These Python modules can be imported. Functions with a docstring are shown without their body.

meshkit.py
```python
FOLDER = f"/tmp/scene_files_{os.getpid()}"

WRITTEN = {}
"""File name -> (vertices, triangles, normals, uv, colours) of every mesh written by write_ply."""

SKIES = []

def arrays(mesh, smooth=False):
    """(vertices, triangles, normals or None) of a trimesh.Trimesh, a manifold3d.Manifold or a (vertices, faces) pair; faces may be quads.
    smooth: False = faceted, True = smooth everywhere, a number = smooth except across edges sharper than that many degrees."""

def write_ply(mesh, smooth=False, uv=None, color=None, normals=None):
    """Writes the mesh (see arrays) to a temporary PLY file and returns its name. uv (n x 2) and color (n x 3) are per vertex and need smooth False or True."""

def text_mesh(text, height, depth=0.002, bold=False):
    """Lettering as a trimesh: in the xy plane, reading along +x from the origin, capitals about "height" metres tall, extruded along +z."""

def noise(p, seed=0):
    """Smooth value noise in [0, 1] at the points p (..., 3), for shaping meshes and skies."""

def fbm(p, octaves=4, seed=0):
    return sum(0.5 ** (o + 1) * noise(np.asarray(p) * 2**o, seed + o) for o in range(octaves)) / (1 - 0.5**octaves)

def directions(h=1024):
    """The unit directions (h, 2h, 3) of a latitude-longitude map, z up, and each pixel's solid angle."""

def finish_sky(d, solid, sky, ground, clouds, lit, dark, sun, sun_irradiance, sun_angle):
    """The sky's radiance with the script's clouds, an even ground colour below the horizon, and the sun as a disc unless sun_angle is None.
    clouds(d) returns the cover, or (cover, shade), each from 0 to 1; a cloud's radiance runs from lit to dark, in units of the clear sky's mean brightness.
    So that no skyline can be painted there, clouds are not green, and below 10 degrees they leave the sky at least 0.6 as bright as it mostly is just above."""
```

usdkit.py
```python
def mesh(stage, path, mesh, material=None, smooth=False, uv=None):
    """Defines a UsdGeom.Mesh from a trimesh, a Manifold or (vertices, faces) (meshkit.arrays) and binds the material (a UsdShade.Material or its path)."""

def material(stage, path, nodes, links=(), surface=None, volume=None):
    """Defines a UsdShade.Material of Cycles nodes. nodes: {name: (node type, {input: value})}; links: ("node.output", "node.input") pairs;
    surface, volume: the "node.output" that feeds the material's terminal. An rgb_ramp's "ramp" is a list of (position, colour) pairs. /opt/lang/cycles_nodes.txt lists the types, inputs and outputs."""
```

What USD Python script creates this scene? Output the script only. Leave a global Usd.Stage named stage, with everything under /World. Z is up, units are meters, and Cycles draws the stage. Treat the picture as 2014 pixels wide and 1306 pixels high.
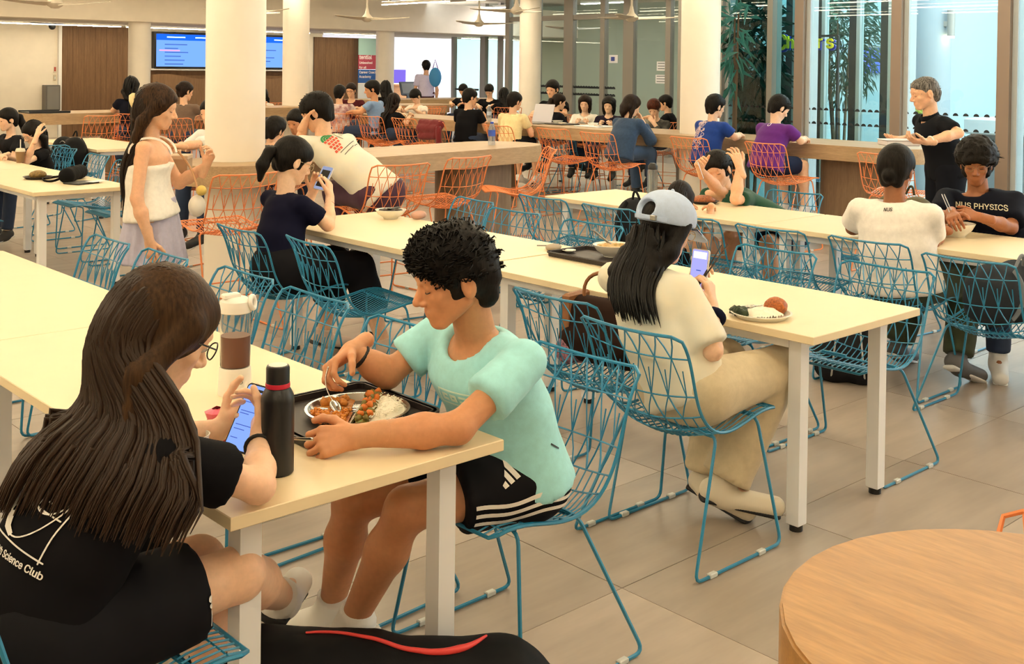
import math, random
import numpy as np, trimesh
from scipy import ndimage
from shapely.geometry import Polygon, Point, box as sbox, LineString
from shapely import affinity
from shapely.ops import unary_union
import usdkit, meshkit
from pxr import Gf, Sdf, Usd, UsdGeom, UsdLux, UsdShade, Vt
random.seed(7); RNG = np.random.default_rng(7)
stage = Usd.Stage.CreateInMemory()
UsdGeom.SetStageUpAxis(stage, 'Z'); UsdGeom.SetStageMetersPerUnit(stage, 1.0)
UsdGeom.Xform.Define(stage, '/World'); UsdGeom.Scope.Define(stage, '/World/Looks')
# ------------------------------------------------------------------ camera, sky, exposure
# room frame: x across the tables (away to the right), y along the tables (away to the left), z up; the phone is held at 1.67 m
EYE = np.array([0, 0, 1.671]); YAW, PITCH, ROLL, FPX, CX, CY = .7446, .0149, .0130, 2218.0, 1016.1, 162.6
_x = np.array([math.cos(YAW), -math.sin(YAW), 0]); _y = np.array([math.sin(YAW), math.cos(YAW), 0]); _z = np.array([0, 0, 1.])
FW = math.cos(PITCH)*_y - math.sin(PITCH)*_z; _u = math.sin(PITCH)*_y + math.cos(PITCH)*_z
RT = math.cos(ROLL)*_x + math.sin(ROLL)*_u; UP = -math.sin(ROLL)*_x + math.cos(ROLL)*_u
camera = UsdGeom.Camera.Define(stage, '/World/camera')
m4 = np.eye(4); m4[0, :3] = RT; m4[1, :3] = UP; m4[2, :3] = -FW; m4[3, :3] = EYE
camera.AddTransformOp().Set(Gf.Matrix4d(m4.tolist()))
camera.CreateHorizontalApertureAttr(36.0); camera.CreateFocalLengthAttr(FPX/2014*36.0)
camera.CreateHorizontalApertureOffsetAttr((1007-CX)/2014*36.0); camera.CreateVerticalApertureOffsetAttr(-(653-CY)/2014*36.0)
camera.CreateClippingRangeAttr(Gf.Vec2f(.05, 500)); camera.CreateExposureAttr(0.45)
dome = UsdLux.DomeLight.Define(stage, '/World/sky'); dome.CreateIntensityAttr(1.75); dome.CreateColorAttr(Gf.Vec3f(.86, .95, 1.0))
LAMP = 26.0            # radiance of the linear lamps
LAMPCOL = (1.0, .86, .60)

def ad(px, py, d): return EYE + d*(FW + (px-CX)/FPX*RT - (py-CY)/FPX*UP)      # a photo pixel at a distance along the view
def rx(px, py, x): r = ad(px, py, 1)-EYE; return EYE+r*(x/r[0])          # ... where the line of sight meets a plane across the room
def ry(px, py, y): r = ad(px, py, 1)-EYE; return EYE+r*(y/r[1])
def at(px, py, z):
    r = FW + (px-CX)/FPX*RT - (py-CY)/FPX*UP
    return EYE + (z-EYE[2])/r[2]*r
ORD = 'first second third fourth fifth sixth seventh eighth ninth tenth eleventh twelfth thirteenth fourteenth fifteenth sixteenth seventeenth eighteenth nineteenth twentieth'.split()
def px_of(P):
    d = np.asarray(P, float)-EYE; z = d@FW
    return (CX+FPX*(d@RT)/z, CY-FPX*(d@UP)/z, z) if z > .1 else (-9e3, -9e3, z)
# ------------------------------------------------------------------ naming and tagging
USED = {}
def numbered(parent, name):
    k = (parent, name); n = USED.get(k, 0); USED[k] = n+1
    return f'{parent}/{name}' if n == 0 else f'{parent}/{name}_{n:03d}'
def path(o): return '/World' if o is None else str(o.GetPath()) if hasattr(o, 'GetPath') else o
def tag(o, label=None, cat=None, group=None, kind=None):
    p = o.GetPrim() if hasattr(o, 'GetPrim') else o
    for k, v in (('label', label), ('category', cat), ('group', group), ('kind', kind)):
        if v: p.SetCustomDataByKey(k, v)
    return o
def obj(name, mesh, m, parent=None, smooth=30, label=None, kind=None):
    p = usdkit.mesh(stage, numbered(path(parent), name), mesh, m, smooth=smooth)
    tag(p, label=label, kind=kind)
    return p
def thing(name, label, cat, loc=(0, 0, 0), rz=0, group=None, kind=None):
    x = UsdGeom.Xform.Define(stage, numbered('/World', name))
    x.AddTranslateOp().Set(Gf.Vec3d(*map(float, loc)))
    if rz: x.AddRotateZOp().Set(float(rz))
    return tag(x, label, cat, group, kind)
def struct(name, mesh, m, parent=None, smooth=30):
    o = obj(name, mesh, m, parent, smooth)
    if parent is None: tag(o, kind='structure')
    return o
def dup(root, loc, rz=0, label=None, group=None):
    p = root.GetPrim(); was = p.GetCustomData(); n = p.GetName().rstrip('0123456789').rstrip('_') if p.GetName()[-3:].isdigit() else p.GetName()
    r = thing(n, label or was['label'], was['category'], loc, rz, group or was.get('group'))
    r.GetPrim().GetReferences().AddInternalReference(p.GetPath()); r.GetPrim().SetInstanceable(True)
    return r
# ------------------------------------------------------------------ materials
def lin(c):
    if isinstance(c, str): c = tuple(int(c[i:i+2], 16)/255 for i in (0, 2, 4))
    return tuple(x/12.92 if x <= .04045 else ((x+.055)/1.055)**2.4 for x in c)
MATS = {}
def mat(name, color, rough=.5, metal=0, spec=.5, noise=0, nscale=30, bump=0, bscale=200, stretch=(1, 1, 1), coat=0, sub=0, sheen=0, emit=0, trans=0, color2=None, detail=3, alpha=1, ior=1.5):
    if name in MATS: return MATS[name]
    c = lin(color) if isinstance(color, str) else color
    n = {'p': ('principled_bsdf', dict(base_color=c, roughness=rough, metallic=metal, specular_ior_level=spec, coat_weight=coat, sheen_weight=sheen, transmission_weight=trans, alpha=alpha, ior=ior))}
    if sub: n['p'][1].update(subsurface_weight=sub, subsurface_radius=(1., .35, .2), subsurface_scale=.006)
    if emit: n['p'][1].update(emission_color=c, emission_strength=emit)
    L = []
    if noise or bump or color2:
        n['t'] = ('texture_coordinate', {}); n['m'] = ('mapping', dict(scale=stretch)); L.append(('t.object', 'm.vector'))
    if noise or color2:
        c2 = lin(color2) if color2 else None
        lo = c2 or tuple(x*(1-noise) for x in c); hi = c if c2 else tuple(min(1, x*(1+noise)) for x in c)
        n['n'] = ('noise_texture', dict(scale=nscale, detail=detail, roughness=.6)); n['r'] = ('rgb_ramp', dict(ramp=[(.32, lo), (.68, hi)]))
        L += [('m.vector', 'n.vector'), ('n.fac', 'r.fac'), ('r.color', 'p.base_color')]
    if bump:
        n['bn'] = ('noise_texture', dict(scale=bscale, detail=2)); n['b'] = ('bump', dict(strength=bump, distance=.002))
        L += [('m.vector', 'bn.vector'), ('bn.fac', 'b.height'), ('b.normal', 'p.normal')]
    MATS[name] = usdkit.material(stage, '/World/Looks/'+name, n, L, 'p.BSDF')
    return MATS[name]
def wood(name, a, b, c, stretch, rough=.45, spec=.4):
    if name in MATS: return MATS[name]
    n = {'t': ('texture_coordinate', {}), 'm': ('mapping', dict(scale=stretch)), 'w': ('noise_texture', dict(scale=3.0, detail=5, roughness=.65, distortion=.6)),
         'f': ('noise_texture', dict(scale=22.0, detail=3, roughness=.7)), 'r': ('rgb_ramp', dict(ramp=[(.25, lin(a)), (.5, lin(b)), (.75, lin(c))])),
         'r2': ('rgb_ramp', dict(ramp=[(.35, (.78, .78, .78)), (.65, (1, 1, 1))])), 'x': ('mix', dict(mix_type='multiply', fac=1.0)),
         'p': ('principled_bsdf', dict(roughness=rough, specular_ior_level=spec))}
    MATS[name] = usdkit.material(stage, '/World/Looks/'+name, n, [('t.object', 'm.vector'), ('m.vector', 'w.vector'), ('m.vector', 'f.vector'), ('w.fac', 'r.fac'), ('f.fac', 'r2.fac'),
        ('r.color', 'x.color1'), ('r2.color', 'x.color2'), ('x.color', 'p.base_color')], 'p.BSDF')
    return MATS[name]
def glass(name, tint, refl=1.0):
    if name in MATS: return MATS[name]
    n = {'f': ('fresnel', dict(IOR=1.5)), 'b': ('geometry', {}), 'o': ('math', dict(math_type='subtract', value1=1.0)), 'k': ('math', dict(math_type='multiply', value2=refl)), 'k2': ('math', dict(math_type='multiply')), 't': ('transparent_bsdf', dict(color=tint)), 'g': ('glossy_bsdf', dict(color=(.9, .95, .95), roughness=.01)), 'x': ('mix_closure', {})}
    MATS[name] = usdkit.material(stage, '/World/Looks/'+name, n, [('f.fac', 'k.value1'), ('b.backfacing', 'o.value2'), ('k.value', 'k2.value1'), ('o.value', 'k2.value2'), ('k2.value', 'x.fac'), ('t.BSDF', 'x.closure1'), ('g.BSDF', 'x.closure2')], 'x.closure')
    return MATS[name]
def emis(name, c, s):
    if name not in MATS: MATS[name] = usdkit.material(stage, '/World/Looks/'+name, {'e': ('emission', dict(color=c, strength=s))}, [], 'e.emission')
    return MATS[name]
# ------------------------------------------------------------------ mesh helpers
cat = trimesh.util.concatenate
def bx(x0, x1, y0, y1, z0, z1, ch=0):
    if ch:
        import manifold3d as mf
        c = mf.CrossSection([[(x0, y0), (x1, y0), (x1, y1), (x0, y1)]])
        i = c.offset(-ch, mf.JoinType.Round, 2, 8)
        h = []
        for z, s in ((z0, i), (z0+ch, c), (z1-ch, c), (z1, i)):
            for q in s.to_polygons()[0]: h.append((q[0], q[1], z))
        q = mf.Manifold.hull_points(np.array(h)).to_mesh()
        return trimesh.Trimesh(q.vert_properties[:, :3], q.tri_verts, process=False)
    m = trimesh.creation.box(extents=(x1-x0, y1-y0, z1-z0)); m.apply_translation(((x0+x1)/2, (y0+y1)/2, (z0+z1)/2)); return m
def prism(poly, z0, z1):
    m = trimesh.creation.extrude_polygon(poly, z1-z0, engine='earcut'); m.apply_translation((0, 0, z0)); return m
def lathe(prof, n=24):
    prof = np.asarray(prof, float); a = np.arange(n)*2*math.pi/n
    v = np.stack([prof[:, None, 0]*np.cos(a), prof[:, None, 0]*np.sin(a), np.repeat(prof[:, 1:2], n, 1)], -1).reshape(-1, 3)
    f = []
    for i in range(len(prof)-1):
        for j in range(n):
            k = (j+1) % n; f += [(i*n+j, i*n+k, (i+1)*n+k), (i*n+j, (i+1)*n+k, (i+1)*n+j)]
    return trimesh.Trimesh(v, f, process=False)
def tube(P, r, sides=6, closed=False, caps=True, flat=None):
    P = np.asarray(P, float); n = len(P)
    T = np.roll(P, -1, 0)-np.roll(P, 1, 0) if closed else np.gradient(P, axis=0)
    T /= np.linalg.norm(T, axis=1, keepdims=True)+1e-12
    u = np.cross(T[0], (0, 0, 1.) if abs(T[0, 2]) < .9 else (1., 0, 0)); u /= np.linalg.norm(u); V = []
    R = np.broadcast_to(np.asarray(r, float), (n,)); a = np.arange(sides)*2*math.pi/sides
    for i in range(n):
        u = u-T[i]*(u@T[i]); u /= np.linalg.norm(u)+1e-12; w = np.cross(T[i], u)
        V.append(P[i]+R[i]*(np.cos(a)[:, None]*u*(flat or 1)+np.sin(a)[:, None]*w))
    V = np.concatenate(V); F = []
    for i in range(n if closed else n-1):
        for j in range(sides):
            k = (j+1) % sides; p, q = i*sides, ((i+1) % n)*sides
            F += [(p+j, p+k, q+k), (p+j, q+k, q+j)]
    if caps and not closed:
        for j in range(1, sides-1): F += [(0, j+1, j), ((n-1)*sides, (n-1)*sides+j, (n-1)*sides+j+1)]
    return trimesh.Trimesh(V, F, process=False)
def fillet(P, r, n=5):
    P = [np.asarray(p, float) for p in P]; out = [P[0]]
    for a, b, c in zip(P, P[1:], P[2:]):
        d1, d2 = a-b, c-b; l1, l2 = np.linalg.norm(d1), np.linalg.norm(d2); q = min(r, l1*.48, l2*.48); p0, p1 = b+d1/l1*q, b+d2/l2*q
        for t in np.linspace(0, 1, n): out.append((1-t)**2*p0+2*t*(1-t)*b+t*t*p1)
    return np.array(out+[P[-1]])
def spline(P, n=24):
    from scipy.interpolate import CubicSpline
    P = np.asarray(P, float); s = np.r_[0, np.cumsum(np.linalg.norm(np.diff(P, axis=0), axis=1))]
    return CubicSpline(s, P)(np.linspace(0, s[-1], n))
def move(m, loc=(0, 0, 0), rz=0, rx=0, ry=0):
    m = m.copy()
    for ang, ax in ((rx, (1, 0, 0)), (ry, (0, 1, 0)), (rz, (0, 0, 1))):
        if ang: m.apply_transform(trimesh.transformations.rotation_matrix(math.radians(ang), ax))
    m.apply_translation(loc); return m
def stadium(x0, x1, hw, end0=True, end1=True, n=20):       # along x, rounded ends
    p = []
    if end1: p += [(x1+hw*math.cos(a), hw*math.sin(a)) for a in np.linspace(-math.pi/2, math.pi/2, n)]
    else: p += [(x1, -hw), (x1, hw)]
    if end0: p += [(x0+hw*math.cos(a), hw*math.sin(a)) for a in np.linspace(math.pi/2, 1.5*math.pi, n)]
    else: p += [(x0, hw), (x0, -hw)]
    return Polygon(p)
def slab(poly, z0, z1, ch=.004):
    i = poly.buffer(-ch)
    a = prism(poly, z0+ch, z1-ch)
    vs = []
    pts = [np.array(q.exterior.coords)[:-1] for q in (i, poly)]
    return cat([prism(poly, z0, z1-ch), prism(i, z1-ch, z1)]) if ch else prism(poly, z0, z1)
def text(s, h, depth=.001, bold=False, center=True):
    m = meshkit.text_mesh(s, h, depth, bold)
    if center: m.apply_translation((-m.bounds.mean(0)[0], -h/2, 0))
    return m
def frame_m(m, o, u, v, n=None):                           # maps a mesh drawn in xy onto a plane
    u, v = np.asarray(u, float), np.asarray(v, float); u = u/np.linalg.norm(u); v = v/np.linalg.norm(v); w = np.cross(u, v) if n is None else np.asarray(n, float)
    t = np.eye(4); t[:3, 0], t[:3, 1], t[:3, 2], t[:3, 3] = u, v, w, o
    m = m.copy(); m.apply_transform(t); return m
# ------------------------------------------------------------------ the room
M_wall = mat('wall_cream', 'EDE3D2', .8, noise=.03, nscale=3); M_white = mat('white_paint', 'F0EFEC', .7)
M_ceil = mat('ceiling_paint', 'CFC7BA', .9); M_col = mat('column_paint', 'EFE8DC', .55, noise=.02, nscale=4)
M_grout = mat('grout', '8A7F75', .9); M_metal = mat('grey_frame_metal', '8F8A84', .4, metal=.2); M_bronze = mat('bronze_frame_metal', '857468', .45, metal=.15); M_dark = mat('dark_frame', '2A3236', .5)
M_steel = mat('brushed_steel', '9A9894', .35, metal=.9); M_black = mat('black_plastic', '111111', .45)
TILES = []
for i, c in enumerate(('A79A8D', 'A19488', 'AC9F92', '9C9084')):
    TILES.append(mat(f'floor_tile_{"abcd"[i]}', c, .32, spec=.5, noise=.10, nscale=2.2+i*.4, stretch=(.55, 3.2, 1), bump=.03, bscale=60, detail=6))
floor = UsdGeom.Xform.Define(stage, '/World/floor'); tag(floor, kind='structure'); USED[('/World', 'floor')] = 1
obj('grout_bed', bx(-3, 17, -3, 26, -.06, -.004), M_grout, floor)
tl = []
for i in range(-7, 16):
    for j in range(-9, 40):
        x0, y0 = 2.7+.9*(i-2), 2.4+.6*j-.0
        if x0 > 16 or y0 > 25 or x0 < -2.9: continue
        c = np.array([x0+.45, y0+.3, 0])-EYE; d = c@FW; sx = c@RT/max(d, .01)
        vis = d > .6 and abs(sx) < .62
        tl.append((0 if vis else 1, d if vis else 99, x0, y0))
tl.sort(); rest = []
for k, (v, d, x0, y0) in enumerate(tl):
    m = bx(x0+.0015, x0+.8985, y0+.0015, y0+.5985, -.012, RNG.uniform(-.0006, .0003))
    if k < 290 and v == 0: obj('floor_tile', m, TILES[int(RNG.integers(4))], floor)
    else: rest.append(m)
obj('far_tiles', cat(rest), TILES[0], floor, kind='stuff')
# ceiling, back wall, bulkhead
cg = UsdGeom.Xform.Define(stage, '/World/ceiling'); tag(cg, kind='structure'); obj('ceiling_panel', bx(-3, 10.72, -3, 8.6, 3.12, 3.2), M_ceil, cg); obj('ceiling_panel', bx(-3, 16.4, 8.6, 26, 3.12, 3.2), M_ceil, cg)
bk = UsdGeom.Xform.Define(stage, '/World/bulkhead'); tag(bk, kind='structure')
obj('bulkhead_face', bx(-3, 24, 20.95, 21.6, 2.43, 3.12), M_wall, bk)
obj('bulkhead_soffit', bx(-3, 24, 21.6, 25.4, 2.43, 2.5), M_ceil, bk)
wb = UsdGeom.Xform.Define(stage, '/World/wall_back'); tag(wb, kind='structure')
YB = 24.6
obj('plaster', cat([bx(-3, 15.9, YB, YB+.2, 0, 3.1)]), M_wall, wb)
struct('wall_left', bx(-3.2, -3, -3, 26, 0, 3.2), M_wall); struct('wall_behind', bx(-3, 10.6, -3.2, -3, 0, 3.2), M_wall)
def xb(px, y): r = ad(px, 130, 1)-EYE; return (r*(y/r[1]))[0]        # x where the sight line of a photo column meets the plane y
def zb(px, py, y): r = ad(px, py, 1)-EYE; return 1.671+r[2]*y/r[1]
W_panel = wood('oak_slat_wood', '6E5036', '7E5E40', '8A6848', (6, 6, .35), .6)
def panel(x0, x1, z0, z1, n):                                       # tall wood wall panel made of narrow boards
    w = (x1-x0)/n
    for i in range(n): obj('board', bx(x0+i*w+.0012, x0+(i+1)*w-.0012, YB-.05+.002*(i % 2), YB, z0, z1), W_panel, wb)
    obj('panel_backing', bx(x0, x1, YB-.02, YB+.01, z0, z1), M_dark, wb)
panel(xb(119, YB), xb(250, YB), 0, zb(180, 52, YB), 12); panel(xb(616, YB), xb(703, YB), 0, zb(660, 74, YB), 8)
XA, XB = xb(297, YB), xb(565, YB)
obj('board', bx(XA-.1, XB+.6, YB-.03, YB, 0, zb(340, 139, YB)), W_panel, wb, label='low wood panelling with a wavy top rail')
hp = [(XA+(XB-XA)*t, zb(297+t*266, 150+5*math.cos(t*math.pi*2*1.9+2.2), YB)) for t in np.linspace(0, 1, 60)]
wave = prism(Polygon([(XA, .3)]+hp+[(XB, .3)]), 0, .06); wave.apply_transform(np.array([[1, 0, 0, 0], [0, 0, -1, YB-.03], [0, 1, 0, 0], [0, 0, 0, 1.]]))
obj('wavy_panel', wave, wood('oak_light', '86664A', '927050', '9E7A58', (6, 6, .35)), wb)
obj('shelf_ledge', bx(XA-.05, XB+.1, YB-.14, YB, zb(340, 138, YB), zb(340, 135, YB)), M_white, wb)
obj('corner_trim', bx(xb(113, YB), xb(119, YB), YB-.08, YB, 0, 2.5), M_white, wb)
# columns
def column(n, x, y, label=None):
    c = lathe([(0, 0), (.212, 0), (.212, 3.12), (0, 3.12)], 48); c.apply_translation((x, y, 0))
    o = struct('column', c, M_col); return o
for x, y in ((4.03, 7.37), (9.72, 7.62), (9.68, 15.75), (15.0, 15.9), (xb(274, 21.3), 21.3), (xb(757, 21.3), 21.3)): column('column', x, y)
# low soffit lamps at the back
M_lamp = emis('lamp_glow', LAMPCOL, LAMP); M_up = emis('lamp_glow_up', LAMPCOL, LAMP*1.3); M_cool = emis('lamp_glow_cool', (1.0, .97, .95), LAMP*.7); M_corr = emis('lamp_glow_corridor', (1.0, .97, .95), LAMP*2.2); M_fix = mat('fixture_white', 'D9D6D0', .5)
def linear_lamp(x, y, z, L, along, label, w=.07, cord=True, glow=None):
    t = thing('linear_lamp', label, 'lamp', (x, y, z), 0, 'linear ceiling lamps')
    a, b = (L/2, w/2) if along == 'x' else (w/2, L/2)
    obj('housing', bx(-a, a, -b, b, .0, .05, .004), M_fix, t)
    obj('diffuser', bx(-a+.01, a-.01, -b+.006, b-.006, -.02, .0), glow or M_lamp, t)
    if cord: obj('uplight_strip', bx(-a+.01, a-.01, -b+.012, b-.012, .05, .056), M_up, t)  # glowing strip added on top of the housing to brighten ceiling and bulkhead
    if cord:
        for s in (-.8, .8): obj('hanger', tube([(a*s if along == 'x' else 0, b*s if along == 'y' else 0, .05), (a*s if along == 'x' else 0, b*s if along == 'y' else 0, 3.12-z)], .004, 5), M_fix, t)
    return t
LG = 'slim white linear ceiling lamp in the rows above the top edge of the photo'
LP = [(x, float(y)) for x in (-1.6, .6, 2.8, 5.0, 7.2, 9.4) for y in np.arange(-.6, 20.2, 2.75)]+[(x, y) for x in (11.7, 13.9) for y in (9.9, 12.65, 15.4, 18.15)]
seen = sorted(k for k, (x, y) in enumerate(LP) if max(px_of((x, y+s, 2.92))[1] for s in (-1.1, 0, 1.1)) > 0 and 0 < px_of((x, y, 2.92))[0] < 2014)
seen.sort(key=lambda k: px_of((*LP[k], 2.92))[0])
for k, (x, y) in enumerate(LP): linear_lamp(x, y, 2.92, 2.2, 'y', f'slim white linear ceiling lamp at the top of the photo, {ORD[seen.index(k) % 20]} from the left' if k in seen else LG)
SOFF = ('over the cream wall at the left edge', 'over the left wood panel', 'over the left half of the screen', 'over the right half of the screen', 'over the right wood panel', 'before the white lobby')
for k, px in enumerate((30, 150, 330, 540, 700, 960)): linear_lamp(xb(px, 23.6), 23.6, 2.408, 1.9, 'x', 'slim lamp set under the low soffit '+SOFF[k], cord=False, w=.09)
# ceiling fans
M_fan = mat('fan_ivory', 'C9BFAF', .5)
def fan(px, py, d, label, ang):
    c = ad(px, py, d); t = thing('ceiling_fan', label, 'fan', c, 0, None)
    obj('motor', lathe([(0, -.06), (.05, -.055), (.10, -.02), (.115, .01), (.09, .04), (.045, .09), (.02, .2), (.0, .2)], 24), M_fan, t)
    obj('downrod', tube([(0, 0, .15), (0, 0, 3.12-c[2])], .016, 8), M_fan, t)
    obj('ceiling_cap', lathe([(0, 3.06-c[2]), (.06, 3.07-c[2]), (.075, 3.12-c[2]), (0, 3.12-c[2])], 16), M_fan, t)
    for k in range(3):
        a0 = math.radians(ang+120*k); n = 10; V = []
        for s in range(n+1):
            r = .09+.70*s/n; w = .075*(1-.35*(s/n)**2)*(1 if s < n else .35); tw = .35*(1-s/n)+.12
            for q, zz in ((-1, 0), (1, 0), (1, .008), (-1, .008)): V.append((r, q*w, .0+q*w*math.tan(tw)*.6+zz+.03*(s/n)**2))
        F = []
        for s in range(n):
            for j in range(4):
                a, b = s*4+j, s*4+(j+1) % 4; F += [(a, b, b+4), (a, b+4, a+4)]
        F += [(0, 2, 1), (0, 3, 2), (n*4, n*4+1, n*4+2), (n*4, n*4+2, n*4+3)]
        obj('blade', move(trimesh.Trimesh(V, F, process=False), rz=math.degrees(a0)), M_fan, t, smooth=40)
for px, py, d, l, a in ((108, 8, 15, 'ceiling fan nearest the top left corner, before the cream bulkhead', 68), (722, 37, 20.5, 'ceiling fan between the second and third white columns', 70), (942, 47, 23, 'ceiling fan in front of the white lobby wall', 75),
        (1127, 57, 23.5, 'ceiling fan just right of the slim white column', 60), (1016, 22, 19, 'ceiling fan left of the slim white column, close under the lamps', 15), (1242, 36, 18, 'ceiling fan left of the broad white column', 85), (505, 24, 17, 'ceiling fan half hidden behind the nearest column', 35)):
    fan(px, py, d, l, a)
# screens on the back wall
sc = thing('display_screen', 'wide blue-lit information screen in black frame on the back wall', 'screen', (XA, YB-.06, 0))
z0, z1 = zb(300, 134, YB), zb(300, 62, YB)
def scr(px, py): return xb(px, YB)-XA, zb(px, py, YB)
sw = XB-XA
obj('bezel', bx(0, sw, -.1, .04, z0, z1), M_black, sc)
obj('panel_glow', bx(.05, sw-.05, -.106, -.1, z0+.04, z1-.05), emis('screen_pale', (.17, .37, 1.0), 1.0), sc)
obj('header_bar', bx(.05, sw-.05, -.11, -.104, z1-.19, z1-.05), emis('screen_blue', (.01, .10, .95), 1.3), sc)
tx = []
for k, s in enumerate(('Programmes', 'Timetable', 'Enquiries', 'Events', 'Notices')):
    tx.append(frame_m(text(s, .05, .002), (.35+k*(sw-.5)/4.4, -.111, z1-.12), (1, 0, 0), (0, 0, 1)))
M_ink = emis('screen_text', (.10, .22, .75), .7); tl2 = []
for k in range(3):
    for r in range(6):
        tl2.append(bx(.25+k*(sw-.4)/3, .25+k*(sw-.4)/3+RNG.uniform(.3, .8), -.109, -.106, z1-.30-r*.09, z1-.275-r*.09))
obj('header_caption', cat([bx(.3+k*(sw-.5)/4.4, .3+k*(sw-.5)/4.4+.45, -.112, -.11, z1-.135, z1-.105) for k in range(5)]), emis('screen_white', (.45, .7, 1.0), 1.6), sc)
obj('timetable_lines', cat(tl2), M_ink, sc)
obj('red_line', bx(.12, .62, -.109, -.106, z1-.44, z1-.41), emis('screen_red', (1.0, .35, .6), 1.1), sc)
# left wall fittings
def wallbox(name, label, cat_, pxs, pys, m, dep=.06, y=YB):
    t = thing(name, label, cat_, (0, 0, 0)); x0, x1 = xb(pxs[0], y), xb(pxs[1], y); zz0, zz1 = zb(pxs[0], pys[1], y), zb(pxs[0], pys[0], y)
    obj('casing', bx(x0, x1, y-dep, y-.002, zz0, zz1, .008), m, t); return t, (x0, x1, zz0, zz1)
t, b = wallbox('steel_cabinet', 'grey steel cabinet on the cream wall left of the wood panel', 'cabinet', (83, 112), (167, 217), mat('cabinet_grey', '77736F', .45, metal=.4), .2)
obj('door_plate', bx(b[0]+.03, b[1]-.03, YB-.212, YB-.2, b[2]+.03, b[3]-.03), M_steel, t)
t, b = wallbox('wall_sign', 'small red and white safety sign above a switch on the cream wall', 'sign', (105, 110), (131, 143), mat('sign_white', 'E8DCD0', .6), .02)
obj('red_symbol', bx(b[0]+.01, b[1]-.01, YB-.024, YB-.02, b[2]+.03, b[3]-.01), mat('sign_red', 'A8402C', .6), t)
t, b = wallbox('wall_switch', 'pale wall switch under the small red sign', 'switch', (105, 110), (147, 159), mat('switch_grey', 'CDBFA8', .6), .02)
obj('rocker', bx(b[0]+.015, b[1]-.015, YB-.026, YB-.02, b[2]+.04, b[3]-.04), M_white, t)
tag(obj('security_camera', cat([move(trimesh.creation.icosphere(2, .07), (xb(102, 24), 24, 2.37)), lathe([(0, 2.40), (.085, 2.40), (.085, 2.43), (0, 2.43)], 20).apply_translation((xb(102, 24), 24, 0))]), M_black), 'black dome security camera under the soffit by the cream wall', 'camera')
# posters right of the panels
YP = 24.3
def poster(label, pxs, pys, c, lines, y=YP, tc='F4E6E6', h=.16, al=0):
    t = thing('wall_poster', label, 'poster'); x0, x1 = xb(pxs[0], y), xb(pxs[1], y); a, b = zb(pxs[0], pys[1], y), zb(pxs[0], pys[0], y)
    obj('board', bx(x0, x1, y, y+.02, a, b), mat('poster_'+c, c, .6), t)
    for k, (s, hh) in enumerate(lines):
        m = frame_m(text(s, hh, .004, True, False), (x0+.02, y-.002, b-.27*(k+1)*(b-a)/.8+.02), (1, 0, 0), (0, 0, 1)); obj('lettering', m, mat('poster_text_'+tc, tc, .6), t, smooth=False)
    return t
poster('red poster reading Potential on the lobby panel beside the wood wall', (705, 741), (108, 136), 'B5475A', [('tential', .1), ('Unleashed', .06), ('for all', .06)], h=.1)
poster('blue poster reading Career Coach Academy below the red one', (705, 741), (137, 163), '2F5FA8', [('Career Coach', .062), ('Academy', .062)])
t = thing('lobby_glass_panel', 'pale green glass panel above the posters', 'glass panel'); obj('pane', bx(xb(705, YP), xb(741, YP), YP, YP+.02, zb(705, 108, YP), zb(705, 75, YP)), mat('green_glass_pane', 'A5C8C2', .2), t)
obj('leg_panel', bx(xb(705, YP), xb(741, YP), YP, YP+.02, 0, zb(705, 163, YP)), M_white, t)
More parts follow.
